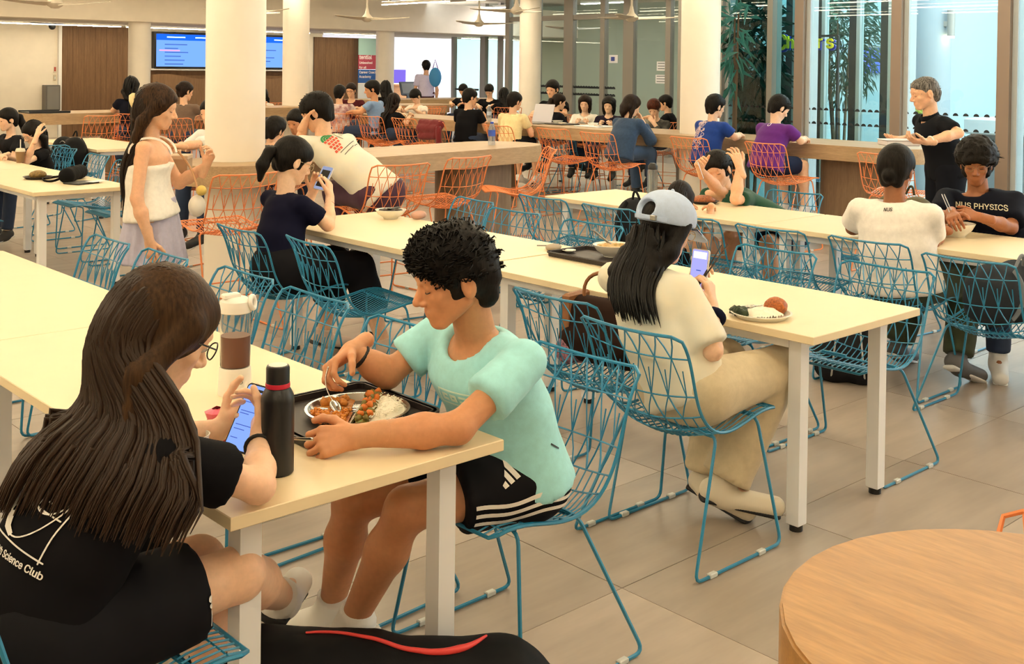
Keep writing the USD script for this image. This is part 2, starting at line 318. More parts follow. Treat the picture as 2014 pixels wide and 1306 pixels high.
# lobby beyond the bulkhead: white wall, purple square, counter
YL = 30.
lw = UsdGeom.Xform.Define(stage, '/World/wall_lobby'); tag(lw, kind='structure')
obj('plaster', bx(14, xb(890, YL), YL, YL+.2, 0, 4), mat('lobby_white', 'E8E6F2', .7), lw); obj('side', bx(13.9, 14, 25, 30, 0, 4), M_white, lw); obj('teal_wall', bx(xb(890, YL), 46, YL, YL+.2, 0, 4), mat('lobby_teal', 'C4DCDA', .7), lw)
struct('lobby_floor', bx(14, 46, 26, 31, -.06, 0), TILES[1]); struct('lobby_ceiling', bx(14, 46, 25.4, 30.2, 3.4, 3.5), M_white)
for k, x in enumerate((15.5, 17.5, 19.5, 22.2, 24.2, 26.5, 29.5, 32.5)): linear_lamp(x, 27.6, 3.2, 2.4, 'y', f'linear lamp of the white lobby beyond the hall, {ORD[k]} from the left', cord=False, glow=M_cool, w=.16)
t, b = wallbox('purple_panel', 'plain purple square panel on the white lobby wall', 'panel', (774, 797), (137, 163), mat('purple_flat', '5B3FC0', .6), .03, YL)
obj('edge_trim', bx(b[0]-.01, b[1]+.01, YL-.02, YL-.001, b[2]-.01, b[3]+.01), M_white, t)
t = thing('service_counter', 'orange-topped lobby service counter under the purple panel', 'counter')
xa, xc = xb(774, 28), xb(822, 28); zt = zb(790, 166, 28)
obj('counter_top', bx(xa, xc, 28, 28.6, zt-.06, zt, .01), wood('counter_orange', 'D08A4C', 'DC9858', 'E6A868', (1, 6, 6)), t); obj('counter_front', bx(xa+.03, xc-.03, 28.05, 28.55, 0, zt-.06), wood('counter_orange', '', '', '', 0), t)
t = thing('tilted_screen', 'dark tilted screen on the lobby service counter', 'screen', (xb(805, 27.4), 27.4, zb(805, 187, 27.4)))
obj('screen_body', move(bx(-.28, .28, -.02, .02, 0, .42, .01), rx=-18), M_black, t); obj('screen_face', move(bx(-.24, .24, -.03, -.021, .05, .37), rx=-18), mat('screen_grey', '5A5650', .3), t); obj('foot', bx(-.15, .15, -.1, .15, -.02, .01), M_black, t)
obj('stem', bx(-.05, .05, .02, .06, -zb(805, 187, 27.4), .05), M_black, t)
# glass lobby doors and far glass wall at x = 16.4
XG = 16.4
def yg(px, x=XG): r = ad(px, 130, 1)-EYE; return (r*(x/r[0]))[1]
def zg(px, py, x=XG): r = ad(px, py, 1)-EYE; return 1.671+r[2]*x/r[0]
G_clear = glass('pane_clear', (.86, .95, .94)); G_teal = glass('pane_teal', (.62, .84, .84)); G_far = glass('pane_far', (.88, .93, .89), .6)
wf = UsdGeom.Xform.Define(stage, '/World/wall_glass_far'); tag(wf, kind='structure')
ml = (1333, 1246, 1216, 1185, 1131, 1118, 1053, 985, 955)
for k, px in enumerate((1316, 1238, 1187, 1120, 1053, 1000)):
    w = .13 if px in (1238, 1120, 1053) else .06
    y = yg(px); obj('mullion', bx(XG-.05, XG+.07, y-w, y+w, 0, 3.12), M_metal, wf)
ys = [yg(p) for p in (1420, 1316, 1238, 1187, 1120, 1053, 1000)]
for a, b in zip(ys, ys[1:]): obj('pane', bx(XG, XG+.012, a+.05, b-.05, .05, 3.1), G_far, wf)
obj('transom', bx(XG-.04, XG+.05, ys[2], ys[-1], 2.62, 2.72), M_metal, wf)
M_dec = mat('decal_charcoal', '20262A', .7)
def dots(x, y0, y1, z, parent, n, r=.045, side=-1):
    dd = []
    for y in np.linspace(y0, y1, n):
        p = Polygon([(r*math.cos(a), r*math.sin(a)) for a in np.linspace(0, math.pi, 9)]); m = prism(p, 0, .002); m.apply_transform(np.array([[0, 0, 1, x], [1, 0, 0, y], [0, 1, 0, z], [0, 0, 0, 1.]])); dd.append(m)
    obj('safety_decal', cat(dd), M_dec, parent)
for z in (zg(1130, 173), zg(1130, 187)): dots(XG-.012, yg(1208), yg(1060), z, wf, 30, .05)
t = thing('glass_door_notice', 'small white notice with a blue symbol on the far glass door', 'notice'); obj('paper', bx(XG-.02, XG-.014, yg(1216), yg(1199), zg(1205, 124), zg(1205, 108)), mat('paper_white', 'E6E8F0', .7), t); obj('blue_symbol', bx(XG-.024, XG-.02, yg(1210), yg(1203), zg(1205, 120), zg(1205, 112)), mat('ink_blue', '4050A0', .7), t)
for l, (a, b, c, d) in (('white square notice on the glass beside the broad column, upper one', (1293, 1311, 121, 139)), ('white paper notice on the glass beside the broad column, lower one', (1291, 1312, 147, 164))):
    t = thing('glass_door_notice', l, 'notice'); obj('paper', bx(XG-.02, XG-.014, yg(b), yg(a), zg(a, d), zg(a, c)), mat('paper_white', '', 0), t)
    obj('print', cat([bx(XG-.023, XG-.02, yg(b)+.03, yg(a)-.03, zg(a, d)+.03+.05*k, zg(a, d)+.045+.05*k) for k in range(3)]), mat('ink_grey', '707880', .7), t)
# a dark interior seen through the far glass
struct('wall_beyond_far', bx(21.5, 21.7, 8.7, yg(1056, 21.5), 0, 3.6), mat('beyond_sage', 'A9AE9F', .8)); struct('beyond_floor', bx(16.5, 34, 8.7, 26, -.06, 0), TILES[3]); struct('beyond_ceiling', bx(16.5, 24, 8.7, 25.4, 3.3, 3.4), M_ceil)
for k, y in enumerate((11, 14, 17, 20, 23)): linear_lamp(18.4, y, 3.1, 1.6, 'y', f'linear lamp of the corridor behind the far glass, {ORD[k]} from the right', cord=False, glow=M_corr, w=.14)
# lobby glass doors seen past the white wall
gd = thing('glass_door', 'grey framed glass lobby doors beside the white wall', 'door'); XD = 19.5
def yd(px): return yg(px, XD)
for px, w in ((893, .05), (952, .10), (984, .05)): obj('door_frame', bx(XD-.06, XD+.06, yd(px)-w, yd(px)+w, 0, 3.3), M_metal, gd)
for a, b in ((984, 952), (952, 893)): obj('pane', bx(XD, XD+.012, yd(a), yd(b), .05, 3.2), G_clear, gd)
obj('push_rail', bx(XD-.08, XD-.05, yd(945), yd(900), 1.0, 1.05), M_black, gd)
# near window wall x = 10.6 with bronze mullions
XW = 10.62; ww = UsdGeom.Xform.Define(stage, '/World/window_1'); tag(ww, kind='structure')
def yw(px): return yg(px, XW)
for px, w, m in ((1421, .05, M_metal), (1521, .035, M_metal), (1578, .055, M_bronze), (1769, .055, M_bronze), (1980, .06, M_bronze), (2060, .06, M_bronze), (2300, .06, M_bronze)):
    obj('mullion', bx(XW-.08, XW+.10, yw(px)-w, yw(px)+w, 0, 3.12), m, ww)
    if px != 1521: obj('mullion_cover', bx(XW-.02, XW+.14, yw(px)-w-.05, yw(px)-w, 0, 3.12), mat('mullion_cover_grey', 'A6ACB0', .5), ww)
edges = [1421, 1521, 1578, 1769, 1980, 2060, 2300, 2700]
for a, b in zip(edges, edges[1:]): obj('pane', bx(XW, XW+.012, yw(b)+.04, yw(a)-.04, .04, 3.1), G_teal if b < 1700 else G_clear, ww)
obj('bottom_track', bx(XW-.06, XW+.10, -3, yw(1415), 0, .05), M_metal, ww); obj('head_track', bx(XW-.06, XW+.10, -3, yw(1415), 3.05, 3.12), M_metal, ww)
for z in (zg(1670, 219, XW), zg(1670, 247, XW)):
    dots(XW-.012, yw(1740), yw(1592), z, ww, 13, .028); dots(XW-.012, yw(1965), yw(1785), z, ww, 10, .028); dots(XW-.012, yw(1572), yw(1428), z, ww, 14, .022)
# return wall of glass joining both glass walls
YR = 8.55; wr = UsdGeom.Xform.Define(stage, '/World/wall_return'); tag(wr, kind='structure')
obj('plaster', bx(10.78, 20.5, YR, YR+.15, 0, 4.6), mat('return_wall_pale', '93A8AE', .7), wr)
obj('corner_post', bx(10.62, 10.78, YR-.05, YR+.12, 0, 3.12), M_metal, wr)
# ------------------------------------------------------------------ courtyard outside the windows
M_conc = mat('courtyard_paving', '9A9E9C', .7, noise=.08, nscale=4); M_ext = mat('courtyard_white', 'A6B0B2', .7)
struct('courtyard_paving', bx(10.8, 40, -14, 8.4, -.08, -.01), M_conc)
XE = 20.5
def ye(px, x=XE): return yg(px, x)
eb = UsdGeom.Xform.Define(stage, '/World/wall_courtyard'); tag(eb, kind='structure')
obj('render_wall', bx(XE, XE+.3, -14, ye(1845), 0, 5), M_ext, eb); obj('fascia', bx(XE-.5, XE, -14, ye(1850), 3.0, 3.35), M_ext, eb)
obj('dark_plinth', bx(XE-.15, XE, -14, ye(1700), 0, .55), mat('plinth_grey', '6C7578', .7), eb)
lb = thing('courtyard_ledge', 'long white concrete ledge in the courtyard behind the window dots', 'ledge')
obj('ledge_top', bx(15.4, 16.4, -12, 7.4, .80, 1.02, .02), M_ext, lb); obj('ledge_base', bx(15.7, 16.2, -12, 7.3, 0, .80), mat('plinth_grey', '', 0), lb)
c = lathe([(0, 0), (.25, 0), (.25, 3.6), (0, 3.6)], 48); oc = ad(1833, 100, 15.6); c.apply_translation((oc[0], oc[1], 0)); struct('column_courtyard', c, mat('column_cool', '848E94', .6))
t = thing('wall_lamp', 'lit grey wall lamp on the courtyard column', 'lamp', oc+np.array([-.1, -.32, 0]))
obj('lamp_body', lathe([(0, .2), (.05, .2), (.055, .55), (0, .55)], 20), M_metal, t); obj('lamp_glow', lathe([(0, .17), (.045, .17), (.045, .2), (0, .2)], 20), emis('warm_bulb', (1, .75, .4), 30), t); obj('bracket', bx(-.02, .02, 0, .12, .33, .40), M_metal, t)
# second glass screen with dark mullions
gs = thing('glass_screen', 'dark framed glass screen standing in the courtyard before the plants', 'glass screen'); XS = 11.35
for px in (1438, 1555, 1612, 1680, 1742):
    y = ye(px, XS); obj('post', bx(XS-.04, XS+.04, y-.045, y+.045, 0, 3.1), M_dark, gs)
    obj('post_cover', bx(XS-.045, XS+.04, y-.09, y-.046, 0, 3.1), M_ext, gs)
pe = [1438, 1555, 1612, 1680, 1742]
for a, b in zip(pe, pe[1:]): obj('pane', bx(XS, XS+.012, ye(b, XS)+.05, ye(a, XS)-.09, .05, 3.05), G_clear, gs)
# planting
def leafmat(n, c, c2):
    if n in MATS: return MATS[n]
    MATS[n] = usdkit.material(stage, '/World/Looks/'+n, {'g': ('geometry', {}), 'r': ('rgb_ramp', dict(ramp=[(0, lin(c)), (1, lin(c2))])), 'p': ('principled_bsdf', dict(roughness=.45)), 't': ('translucent_bsdf', {}), 'x': ('mix_closure', dict(fac=.35))},
        [('g.random_per_island', 'r.fac'), ('r.color', 'p.base_color'), ('r.color', 't.color'), ('p.BSDF', 'x.closure1'), ('t.BSDF', 'x.closure2')], 'x.closure'); return MATS[n]
L1, L2 = leafmat('leaf_deep', '16382C', '3B6B4A'), leafmat('leaf_bright', '4C7A3C', '8FB060')
M_stem = mat('stem_brown', '5A4A38', .8)
def leaf_cloud(n, R, rng, L=.22, w=.03):
    V, F = [], []
    for k in range(n):
        p = rng.normal(size=3); p /= np.linalg.norm(p); c = p*np.array(R)*rng.uniform(.25, 1)**.6
        d = p*.7+rng.normal(size=3)*.6+np.array([0, 0, -.25]); d /= np.linalg.norm(d); s = np.cross(d, rng.normal(size=3)); s /= np.linalg.norm(s); l = L*rng.uniform(.6, 1.3); b = len(V)
        V += [c, c+d*l*.5+s*w, c+d*l-np.array([0, 0, l*.25]), c+d*l*.5-s*w]; F += [(b, b+1, b+2), (b, b+2, b+3)]
    return trimesh.Trimesh(V, F, process=False)
def plant(name, label, px, y_, H, R, n, m, seed, L=.22, w=.03, stems=3):
    c = ry(px, 130, y_); rng = np.random.default_rng(seed); t = thing(name, label, 'plant', (c[0], c[1], 0))
    f = leaf_cloud(n, R, rng, L, w); f.apply_translation((0, 0, H)); obj('foliage', f, m, t, smooth=False, kind='stuff')
    for k in range(stems):
        a = rng.uniform(0, 6.28); obj('stem', tube(spline([(0.05*math.cos(a), .05*math.sin(a), -.02), (R[0]*.3*math.cos(a), R[1]*.3*math.sin(a), H*.6), (R[0]*.6*math.cos(a), R[1]*.6*math.sin(a), H+R[2]*.4)], 10), np.linspace(.025, .010, 10), 6), M_stem, t)
    return t
plant('bamboo', 'dense dark bamboo clump in the courtyard left of the yellow sign', 1478, 7.9, 1.75, (.36, .34, 1.1), 1500, L1, 3, .24, .026)
plant('bamboo', 'leafy dark shrub under the yellow sign', 1546, 8.05, 1.15, (.34, .30, .62), 1100, L1, 4, .18, .024)
plant('slender_tree', 'slender feathery courtyard tree between the bronze posts', 1656, 7.5, 2.05, (.50, .45, .85), 1050, leafmat('leaf_mid', '23483A', '55805A'), 5, .15, .016, 5)
plant('slender_tree', 'second feathery tree reaching up beside the yellow sign', 1610, 8.05, 2.35, (.34, .34, .55), 520, L1, 6, .14, .015, 4)
plant('flower_bush', 'yellow-green bush behind the grey haired man', 1783, 6.2, 1.25, (.13, .13, .28), 350, leafmat('leaf_yellow', '9AA83A', 'E8D850'), 8, .09, .02)
plant('broad_leaf_plant', 'pale broad-leaved plant just behind the window at the blue shirt', 1446, 7.6, 2.0, (.13, .13, .7), 70, leafmat('leaf_teal', '3A7A70', '8CC8BA'), 9, .26, .028, 2)
# sign letters on the pale wall
sg = thing('shop_sign', 'yellow and blue shop sign lettering on the pale wall among the courtyard trees', 'sign'); XL = 11.05
yl0, yl1 = ye(1530, XL), ye(1646, XL); Ls = (yl0-yl1)/6; zc = zg(1580, 71, XL)
for k, ch in enumerate('Cheers'):
    hgt = .17 if k == 0 else .135
    for nm, mm, dx, off, kk in (('letter_shadow', mat('sign_blue', '2238B8', .4), 0, -.010, 1.14), ('letter', mat('sign_yellow', 'E8E020', .4), -.026, 0, 1)):
        obj(nm, frame_m(text(ch, hgt*kk, .022, True), (XL+dx, yl0-Ls*(k+.45)+off, zc-.068+off), (0, -1, 0), (0, 0, 1)), mm, sg, smooth=False)
obj('rail', bx(XL+.005, XL+.03, yl1, yl0, zc-.012, zc+.012), M_dark, sg)
for y in (yl0, yl1): obj('post', bx(XL+.005, XL+.03, y-.012, y+.012, 0, zc), M_dark, sg)
YS = 8.5
for lab, (a, b, c, d) in (('blue banner panel on the pale wall behind the courtyard trees', (1672, 1752, 92, 143)), ('small blue banner left of the courtyard column', (1776, 1803, 103, 143))):
    t = thing('shop_banner', lab, 'banner'); obj('cloth', bx(xb(a, YS), xb(b, YS), YS, YS+.02, zb(a, d, YS), zb(a, c, YS)), mat('banner_blue', '3C58C0', .6), t); obj('top_bar', bx(xb(a, YS), xb(b, YS), YS-.01, YS+.03, zb(a, c, YS), zb(a, c, YS)+.03), M_steel, t)
# ------------------------------------------------------------------ tables
M_top = mat('table_top_white', 'E6D4B0', .38, spec=.45, noise=.012, nscale=8); M_leg = mat('table_leg_white', 'E6E8EC', .4)
def table(x0, x1, y0, y1, label):
    t = thing('dining_table', label, 'table', (x0, y0, 0), 0, 'white dining tables'); W, L = x1-x0, y1-y0
    obj('tabletop', bx(0, W, 0, L, .711, .74, .002), M_top, t)
    for sx in (0, 1):
        for sy in (0, 1):
            a, b = (.078 if not sx else W-.07-.052), (.10 if not sy else L-.10-.052)
            lg = obj('leg', bx(a, a+.052, b, b+.052, .022, .70, .003), M_leg, t); obj('foot_cap', lathe([(0, 0), (.024, 0), (.024, .022), (0, .022)], 14).apply_translation((a+.026, b+.026, 0)), M_black, lg)
    obj('apron', cat([bx(.072, .112, .15, L-.15, .665, .711), bx(W-.112, W-.072, .15, L-.15, .665, .711), bx(.12, W-.12, .105, .145, .665, .711), bx(.12, W-.12, L-.145, L-.105, .665, .711)]), M_leg, t)
    return t
TB = [(1.13, 2.07, 'white dining table in the foreground with the curry tray and black bottle'), (1.13, 3.892, 'white dining table joined behind the foreground table, left edge of the photo'),
      (3.415, 2.165, 'white dining table where the person in the pale cap sits'), (3.415, 4.0, 'white dining table under the elbow of the ponytailed person in navy'),
      (5.64, 2.155, 'white dining table between the white-shirted back and the curly-haired person'), (5.64, 3.985, 'white dining table where the person in green rests a hand on the head')]
for x, y, l in TB: table(x, x+.75, y, y+1.818, l)
table(2.86, 3.60, 8.08, 9.9, 'white dining table on the left with plate and black bag at its end'); table(2.86, 3.60, 9.905, 11.72, 'white dining table on the left where two people in black sit')
# far white tables behind the counters
for x, y, l in ((4.75, 11.6, 'white table behind the black backpack on the left'), (10.9, 9.9, 'far white table under the counter right of the cream shirt'), ):
    table(x, x+.75, y, y+1.8, l)
# ------------------------------------------------------------------ oak counters
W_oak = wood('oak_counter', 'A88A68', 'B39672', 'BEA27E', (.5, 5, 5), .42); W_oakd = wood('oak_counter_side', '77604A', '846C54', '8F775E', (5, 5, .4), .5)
W_near = wood('oak_near', '9C703E', 'AC7F48', 'B88C54', (.6, 4.2, 4), .4, .45)
def counter(label, p, q, hw, z, e0, e1, peds, top=W_oak):
    p, q = np.array(p, float), np.array(q, float); L = np.linalg.norm(q-p); a = math.degrees(math.atan2(*(q-p)[::-1]))
    t = thing('bar_counter', label, 'counter', (p[0], p[1], 0), a, 'oak bar counters')
    py = stadium(0 if not e0 else hw, L if not e1 else L-hw, hw, e0, e1); ca, sa = math.cos(math.radians(a)), math.sin(math.radians(a))
    for cx, cy in COLS:
        dx, dy = cx-p[0], cy-p[1]; py = py.difference(Point(dx*ca+dy*sa, -dx*sa+dy*ca).buffer(.2135, 24))
    obj('counter_top', cat([slab(g, z-.14, z, .004 if g.area > .3 else 0) for g in getattr(py, 'geoms', [py])]), top, t, smooth=35)
    for s in peds:
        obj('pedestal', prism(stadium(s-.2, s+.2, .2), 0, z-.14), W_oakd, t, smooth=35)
    return t
CZ = .965; COLS = ((4.03, 7.37), (9.72, 7.62), (9.68, 15.75))
counter('long oak counter with rounded right end wrapped around the nearest column', (3.52, 7.22), (7.15, 7.62), .40, CZ, True, True, (2.95, ))
counter('long oak counter running along the windows past the broad column', (9.78, 4.95), (9.50, 13.4), .42, CZ, True, True, (.75, 5.9))
counter('oak counter across the back on the left, before the wood panel', (5.0, 14.9), (8.0, 15.1), .42, .985, True, True, (1.6,))
counter('oak counter by the second column, far middle', (8.2, 15.55), (12.6, 15.55), .42, .985, True, True, (2.2,))
counter('oak counter in the far distance before the lobby', (12.2, 18.0), (15.8, 18.0), .42, .985, True, True, (2.0,))
counter('rounded oak counter end in the bottom right corner', (1.44, -1.6), (1.44, .897), .331, .97, False, True, (.9,), W_near)
# ------------------------------------------------------------------ wire chairs
PROF = fillet([(.275, 0, .458), (-.13, 0, .425), (-.30, 0, .80)], .14, 9)
PROF = spline(PROF, 41)
_sl = np.r_[0, np.cumsum(np.linalg.norm(np.diff(PROF, axis=0), axis=1))]; SL = _sl[-1]
def shell(s, t):
    s = np.clip(s, 0, 1)*SL; p = np.array([np.interp(s, _sl, PROF[:, k]) for k in range(3)]); e = 1e-2
    q = np.array([np.interp(min(s+e, SL), _sl, PROF[:, k]) for k in range(3)])-np.array([np.interp(max(s-e, 0), _sl, PROF[:, k]) for k in range(3)]); q /= np.linalg.norm(q)
    n = np.array([q[2], 0, -q[0]]); n = -n if n[2]*1 > 0 and s < SL*.5 else n
    if n[0] > 0 and s > SL*.5: n = -n
    u = s/SL; b = .055*math.exp(-((u-.52)/.26)**2)+.03*max(0, u-.5)*2*(1-max(0, u-.9)*6); hw = .215+.012*u
    return p+n*b*(1-t*t)+np.array([0, t*hw, 0])
def chair_meshes(lift, hi):
    rim = [shell(s, -1) for s in np.linspace(.03, .97, 26)]; c1 = [shell(1, t) for t in np.linspace(-.86, .86, 12)]; rim2 = [shell(s, 1) for s in np.linspace(.97, .03, 26)]; c2 = [shell(0, t) for t in np.linspace(.93, -.93, 6)]
    L = np.array([0, 0, lift]); sd = 6 if hi else 4
    M = {'rim': tube(np.array(rim+c1+rim2+c2)+L, .0056, sd, closed=True)}
    rows = [1.0, .875, .70, .60, .53]; W = []
    r = .0028
    def wire(P, n=1): W.append(tube(np.array(P)+L, r, 4 if hi else 3, caps=False))
    for u in rows[1:]: wire([shell(u, t) for t in np.linspace(-1, 1, 13)])
    N = 7
    for k, (u0, u1) in enumerate(zip(rows[:3], rows[1:4])):
        tn = np.linspace(-.86, .86, N); off = (tn[1]-tn[0])/2
        top = tn if k % 2 == 0 else np.r_[tn[:-1]+off]; bot = np.r_[tn[:-1]+off] if k % 2 == 0 else tn
        for a in top:
            for b in bot:
                if abs(a-b) < off*1.1: wire([shell(u0+(u1-u0)*q, a+(b-a)*q) for q in (0, .5, 1)])
        if k == 1:
            for b in bot: wire([shell(u0+(u1-u0)*q, b) for q in (0, .33, .66, 1)][1:])
    for a in np.linspace(-.86, .86, 13): wire([shell(u, a) for u in (rows[3], rows[4])])
    M['back_wires'] = cat(W); W.clear()
    for a in np.linspace(-.92, .92, 19 if hi else 15): wire([shell(u, a) for u in np.linspace(rows[4], .0, 9)])
    for u in (.06, .16, .36): wire([shell(u, t) for t in np.linspace(-1, 1, 9)])
    M['seat_wires'] = cat(W)
    z0 = .0065; fx, rx, fy = (.22, -.26, .275) if not lift else (.27, -.30, .26)
    for s in (-1, 1):
        P = fillet([(.17, s*.06, .445+lift), (.17, s*.20, .445+lift), (fx, s*fy, z0), (rx, s*fy, z0), (-.06, s*.20, .425+lift), (-.06, s*.06, .425+lift)], .035, 5)
        M[f'leg{s}'] = tube(P, .0058, sd)
    M['cross'] = [tube([(.17, -.19, .445+lift), (.17, .19, .445+lift)], .005, sd), tube([(-.06, -.19, .418+lift), (-.06, .19, .418+lift)], .005, sd)]
    if lift:
        h = .24; q = (h-z0)/(.445+lift-z0); a, b, c = fx+(.17-fx)*q, rx+(-.06-rx)*q, fy+(.20-fy)*q
        M['foot_rail'] = tube(np.array([(a, -c, h), (a, c, h), (b, c, h), (b, -c, h)]), .0055, sd, closed=True)
    gl = []
    for s in (-1, 1):
        for x in (.10, -.17): gl.append(bx(x-.018, x+.018, s*fy-.009, s*fy+.009, .0, .017, .003))
    M['glide'] = gl
    return M
M_blue = mat('powder_blue', '1F7FA8', .33, spec=.6); M_orange = mat('powder_orange', 'E2854E', .38, spec=.5); M_glide = mat('glide_clear', 'C4C8C4', .4)
def make_chair(name, lift, m, hi, cat_='chair'):
    G = chair_meshes(lift, hi); t = thing(name, '', cat_)
    obj('rim', G['rim'], m, t); obj('back_wires', G['back_wires'], m, t, smooth=50); obj('seat_wires', G['seat_wires'], m, t, smooth=50)
    obj('leg', G['leg-1'], m, t, smooth=40); obj('leg', G['leg1'], m, t, smooth=40); [obj('cross_bar', x, m, t) for x in G['cross']]
    if lift: obj('foot_rail', G['foot_rail'], m, t)
    for g in G['glide']: obj('floor_glide', g, M_glide, t)
    return t
protos = {}
def seat(kind, x, y, rz, label, group=None):
    key = kind; nm, lift, m = {'blue': ('wire_chair', 0, M_blue), 'orange': ('wire_stool', .20, M_orange), 'low': ('wire_chair', 0, M_orange)}[kind]; group = group or {'blue': 'blue wire chairs', 'orange': 'orange wire stools'}.get(kind)
    if key not in protos:
        t = make_chair(nm, lift, m, True, 'bar stool' if kind == 'orange' else 'chair'); tag(t, label, None, group); protos[key] = t
        t.GetPrim().GetAttribute('xformOp:translate').Set(Gf.Vec3d(float(x), float(y), 0)); t.AddRotateZOp().Set(float(rz)); return t
    p = protos[key].GetPrim(); r = thing(nm, label, 'bar stool' if kind == 'orange' else 'chair', (x, y, 0), rz, group)
    ops = r.GetPrim(); src = p.GetPath()
    ops.GetReferences().AddInternalReference(src); ops.SetInstanceable(True); return r
# on the left of the tables (facing +x): origin is .30 in front of the back
SEATS = [
 ('blue', .89, 2.26, 0, 'blue wire chair under the long-haired person in black'),
 ('blue', 2.18, 2.36, 181, 'blue wire chair under the person in the mint shirt'),
 ('blue', 3.15, 2.53, 0, 'blue wire chair under the person in the pale cap'),
 ('blue', 3.31, 3.06, 0, 'blue wire chair with a brown bag on it, left of the pale cap'),
 ('blue', 4.33, 2.56, 180, 'blue wire chair at the near right corner of the middle table'),
 ('blue', 5.56, 3.04, 0, 'blue wire chair under the person with the white shirt back'),
 ('blue', 5.42, 2.44, 0, 'blue wire chair holding the grey backpack at the right edge'),
 ('blue', 3.24, 5.36, 0, 'blue wire chair under the ponytailed person in navy'),
 ('blue', 3.30, 4.76, -5, 'empty blue wire chair beside the ponytailed person, seat in view'),
 ('blue', 2.05, 4.18, 180, 'blue wire chair by the foreground table, back toward the chocolate shake'),
 ('blue', 2.03, 3.62, 180, 'blue wire chair by the foreground table just behind the shake bottle'),
 ('blue', 2.02, 2.98, 184, 'blue wire chair tucked in just behind the person in the mint shirt'),
 ('blue', 1.98, 5.38, 180, 'blue wire chair at the left table end below the lavender skirt, left one'),
 ('blue', 2.0, 4.82, 180, 'blue wire chair at the left table below the lavender skirt, right one'),
 ('blue', 4.48, 5.60, 172, 'blue wire chair left of the grey bag, farthest along the middle table'),
 ('blue', 4.30, 4.98, 180, 'blue wire chair at the far side of the middle table under the oak pedestal'),
 ('blue', 4.30, 4.33, 180, 'blue wire chair behind the tray with the noodle bowl'),
 ('blue', 5.52, 5.42, 0, 'blue wire chair at the far left end of the third white table'),
 ('blue', 5.50, 4.80, 0, 'blue wire chair with a dark bag behind the pale cap'),
 ('blue', 5.54, 4.20, 0, 'blue wire chair under the dark-haired person hidden by the pale cap'),
 ('blue', 5.53, 3.62, 0, 'blue wire chair left of the white-shirted back, at the third table'),
 ('blue', 4.34, 3.15, 180, 'blue wire chair right of the cap wearer, across the middle table'),
 ('blue', 6.62, 4.55, 180, 'blue wire chair under the person in the green shirt'),
 ('blue', 6.65, 2.78, 180, 'blue wire chair under the curly-haired person in navy'),
 ('blue', 6.70, 3.75, 175, 'blue wire chair with the olive backpack'),
 ('blue', 8.55, 2.6, 60, 'blue wire chair by the window at the right edge'),
 ('blue', 3.85, 8.75, 180, 'blue wire chair by the end of the left table, nearest'),
 ('blue', 3.87, 9.5, 180, 'second blue wire chair along the left table'),
 ('blue', 3.95, 10.3, 182, 'blue wire chair under the person in black holding the neck'),
 ('blue', 2.62, 9.0, 0, 'blue wire chair on the near side of the left table'),
 ('blue', 2.62, 10.6, 0, 'third blue wire chair on the near side of the left table'),
 ('blue', 4.02, 11.25, 184, 'blue wire chair under the person in black at the left edge'),
 ('blue', 4.60, 11.95, 30, 'blue wire chair with the black backpack on the left'),
 ('blue', 10.55, 10.3, 0, 'far blue wire chair below the counter, left of the denim jacket'), ('blue', 10.55, 11.0, 0, 'far blue wire chair below the counter behind the orange stool'),
 ('blue', 11.9, 10.4, 180, 'far blue wire chair seen under the counter end'), ('blue', 11.2, 7.0, 200, 'blue wire chair outside the window behind the purple shirt'),
 ('orange', 3.44, 6.42, 90, 'orange wire stool at the counter beside the nearest column'),
 ('orange', 4.62, 6.40, 84, 'orange wire stool under the person in the printed cream shirt'),
 ('orange', 5.36, 6.62, 95, 'empty orange wire stool right of the printed cream shirt'),
 ('orange', 6.26, 6.79, 146, 'orange wire stool turned side-on at the rounded counter end'),
 ('orange', 8.72, 7.95, 2, 'orange wire stool under the person in the denim jacket'),
 ('orange', 8.95, 6.93, 0, 'orange wire stool under the person in the blue shirt'),
 ('orange', 8.95, 6.03, -4, 'orange wire stool under the person in the purple shirt'),
 ('orange', 8.70, 4.75, 8, 'empty orange wire stool left of the grey haired standing man'),
 ('orange', 8.85, 8.75, 6, 'empty orange wire stool left of the denim jacket'), ('orange', 8.75, 9.5, 0, 'orange wire stool under the person in the cream shirt at the counter'),
 ('orange', 8.75, 10.7, 0, 'orange wire stool with a red jacket at the far counter'), ('orange', 8.75, 12.05, 10, 'orange wire stool under the long-haired person in black at the far counter'),
 ('orange', 8.8, 11.35, 5, 'empty orange wire stool under the far counter'),
 ('orange', 5.65, 13.9, 90, 'orange wire stool at the left back counter'), ('orange', 6.9, 14.0, 90, 'orange wire stool at the left back counter near the standing girl'),
 ('orange', 7.6, 14.2, 70, 'orange wire stool under the person with the hair claw'),
 ('orange', 10.2, 14.7, 90, 'orange wire stool at the far middle counter'), ('orange', 11.5, 14.7, 90, 'second orange wire stool at the far middle counter'), ('orange', 12.5, 14.8, 95, 'third orange wire stool at the far middle counter'),
 ('low', 1.96, .755, 180, 'orange wire chair cut off at the right edge behind the rounded counter end'),
]
for a in SEATS: seat(*a)
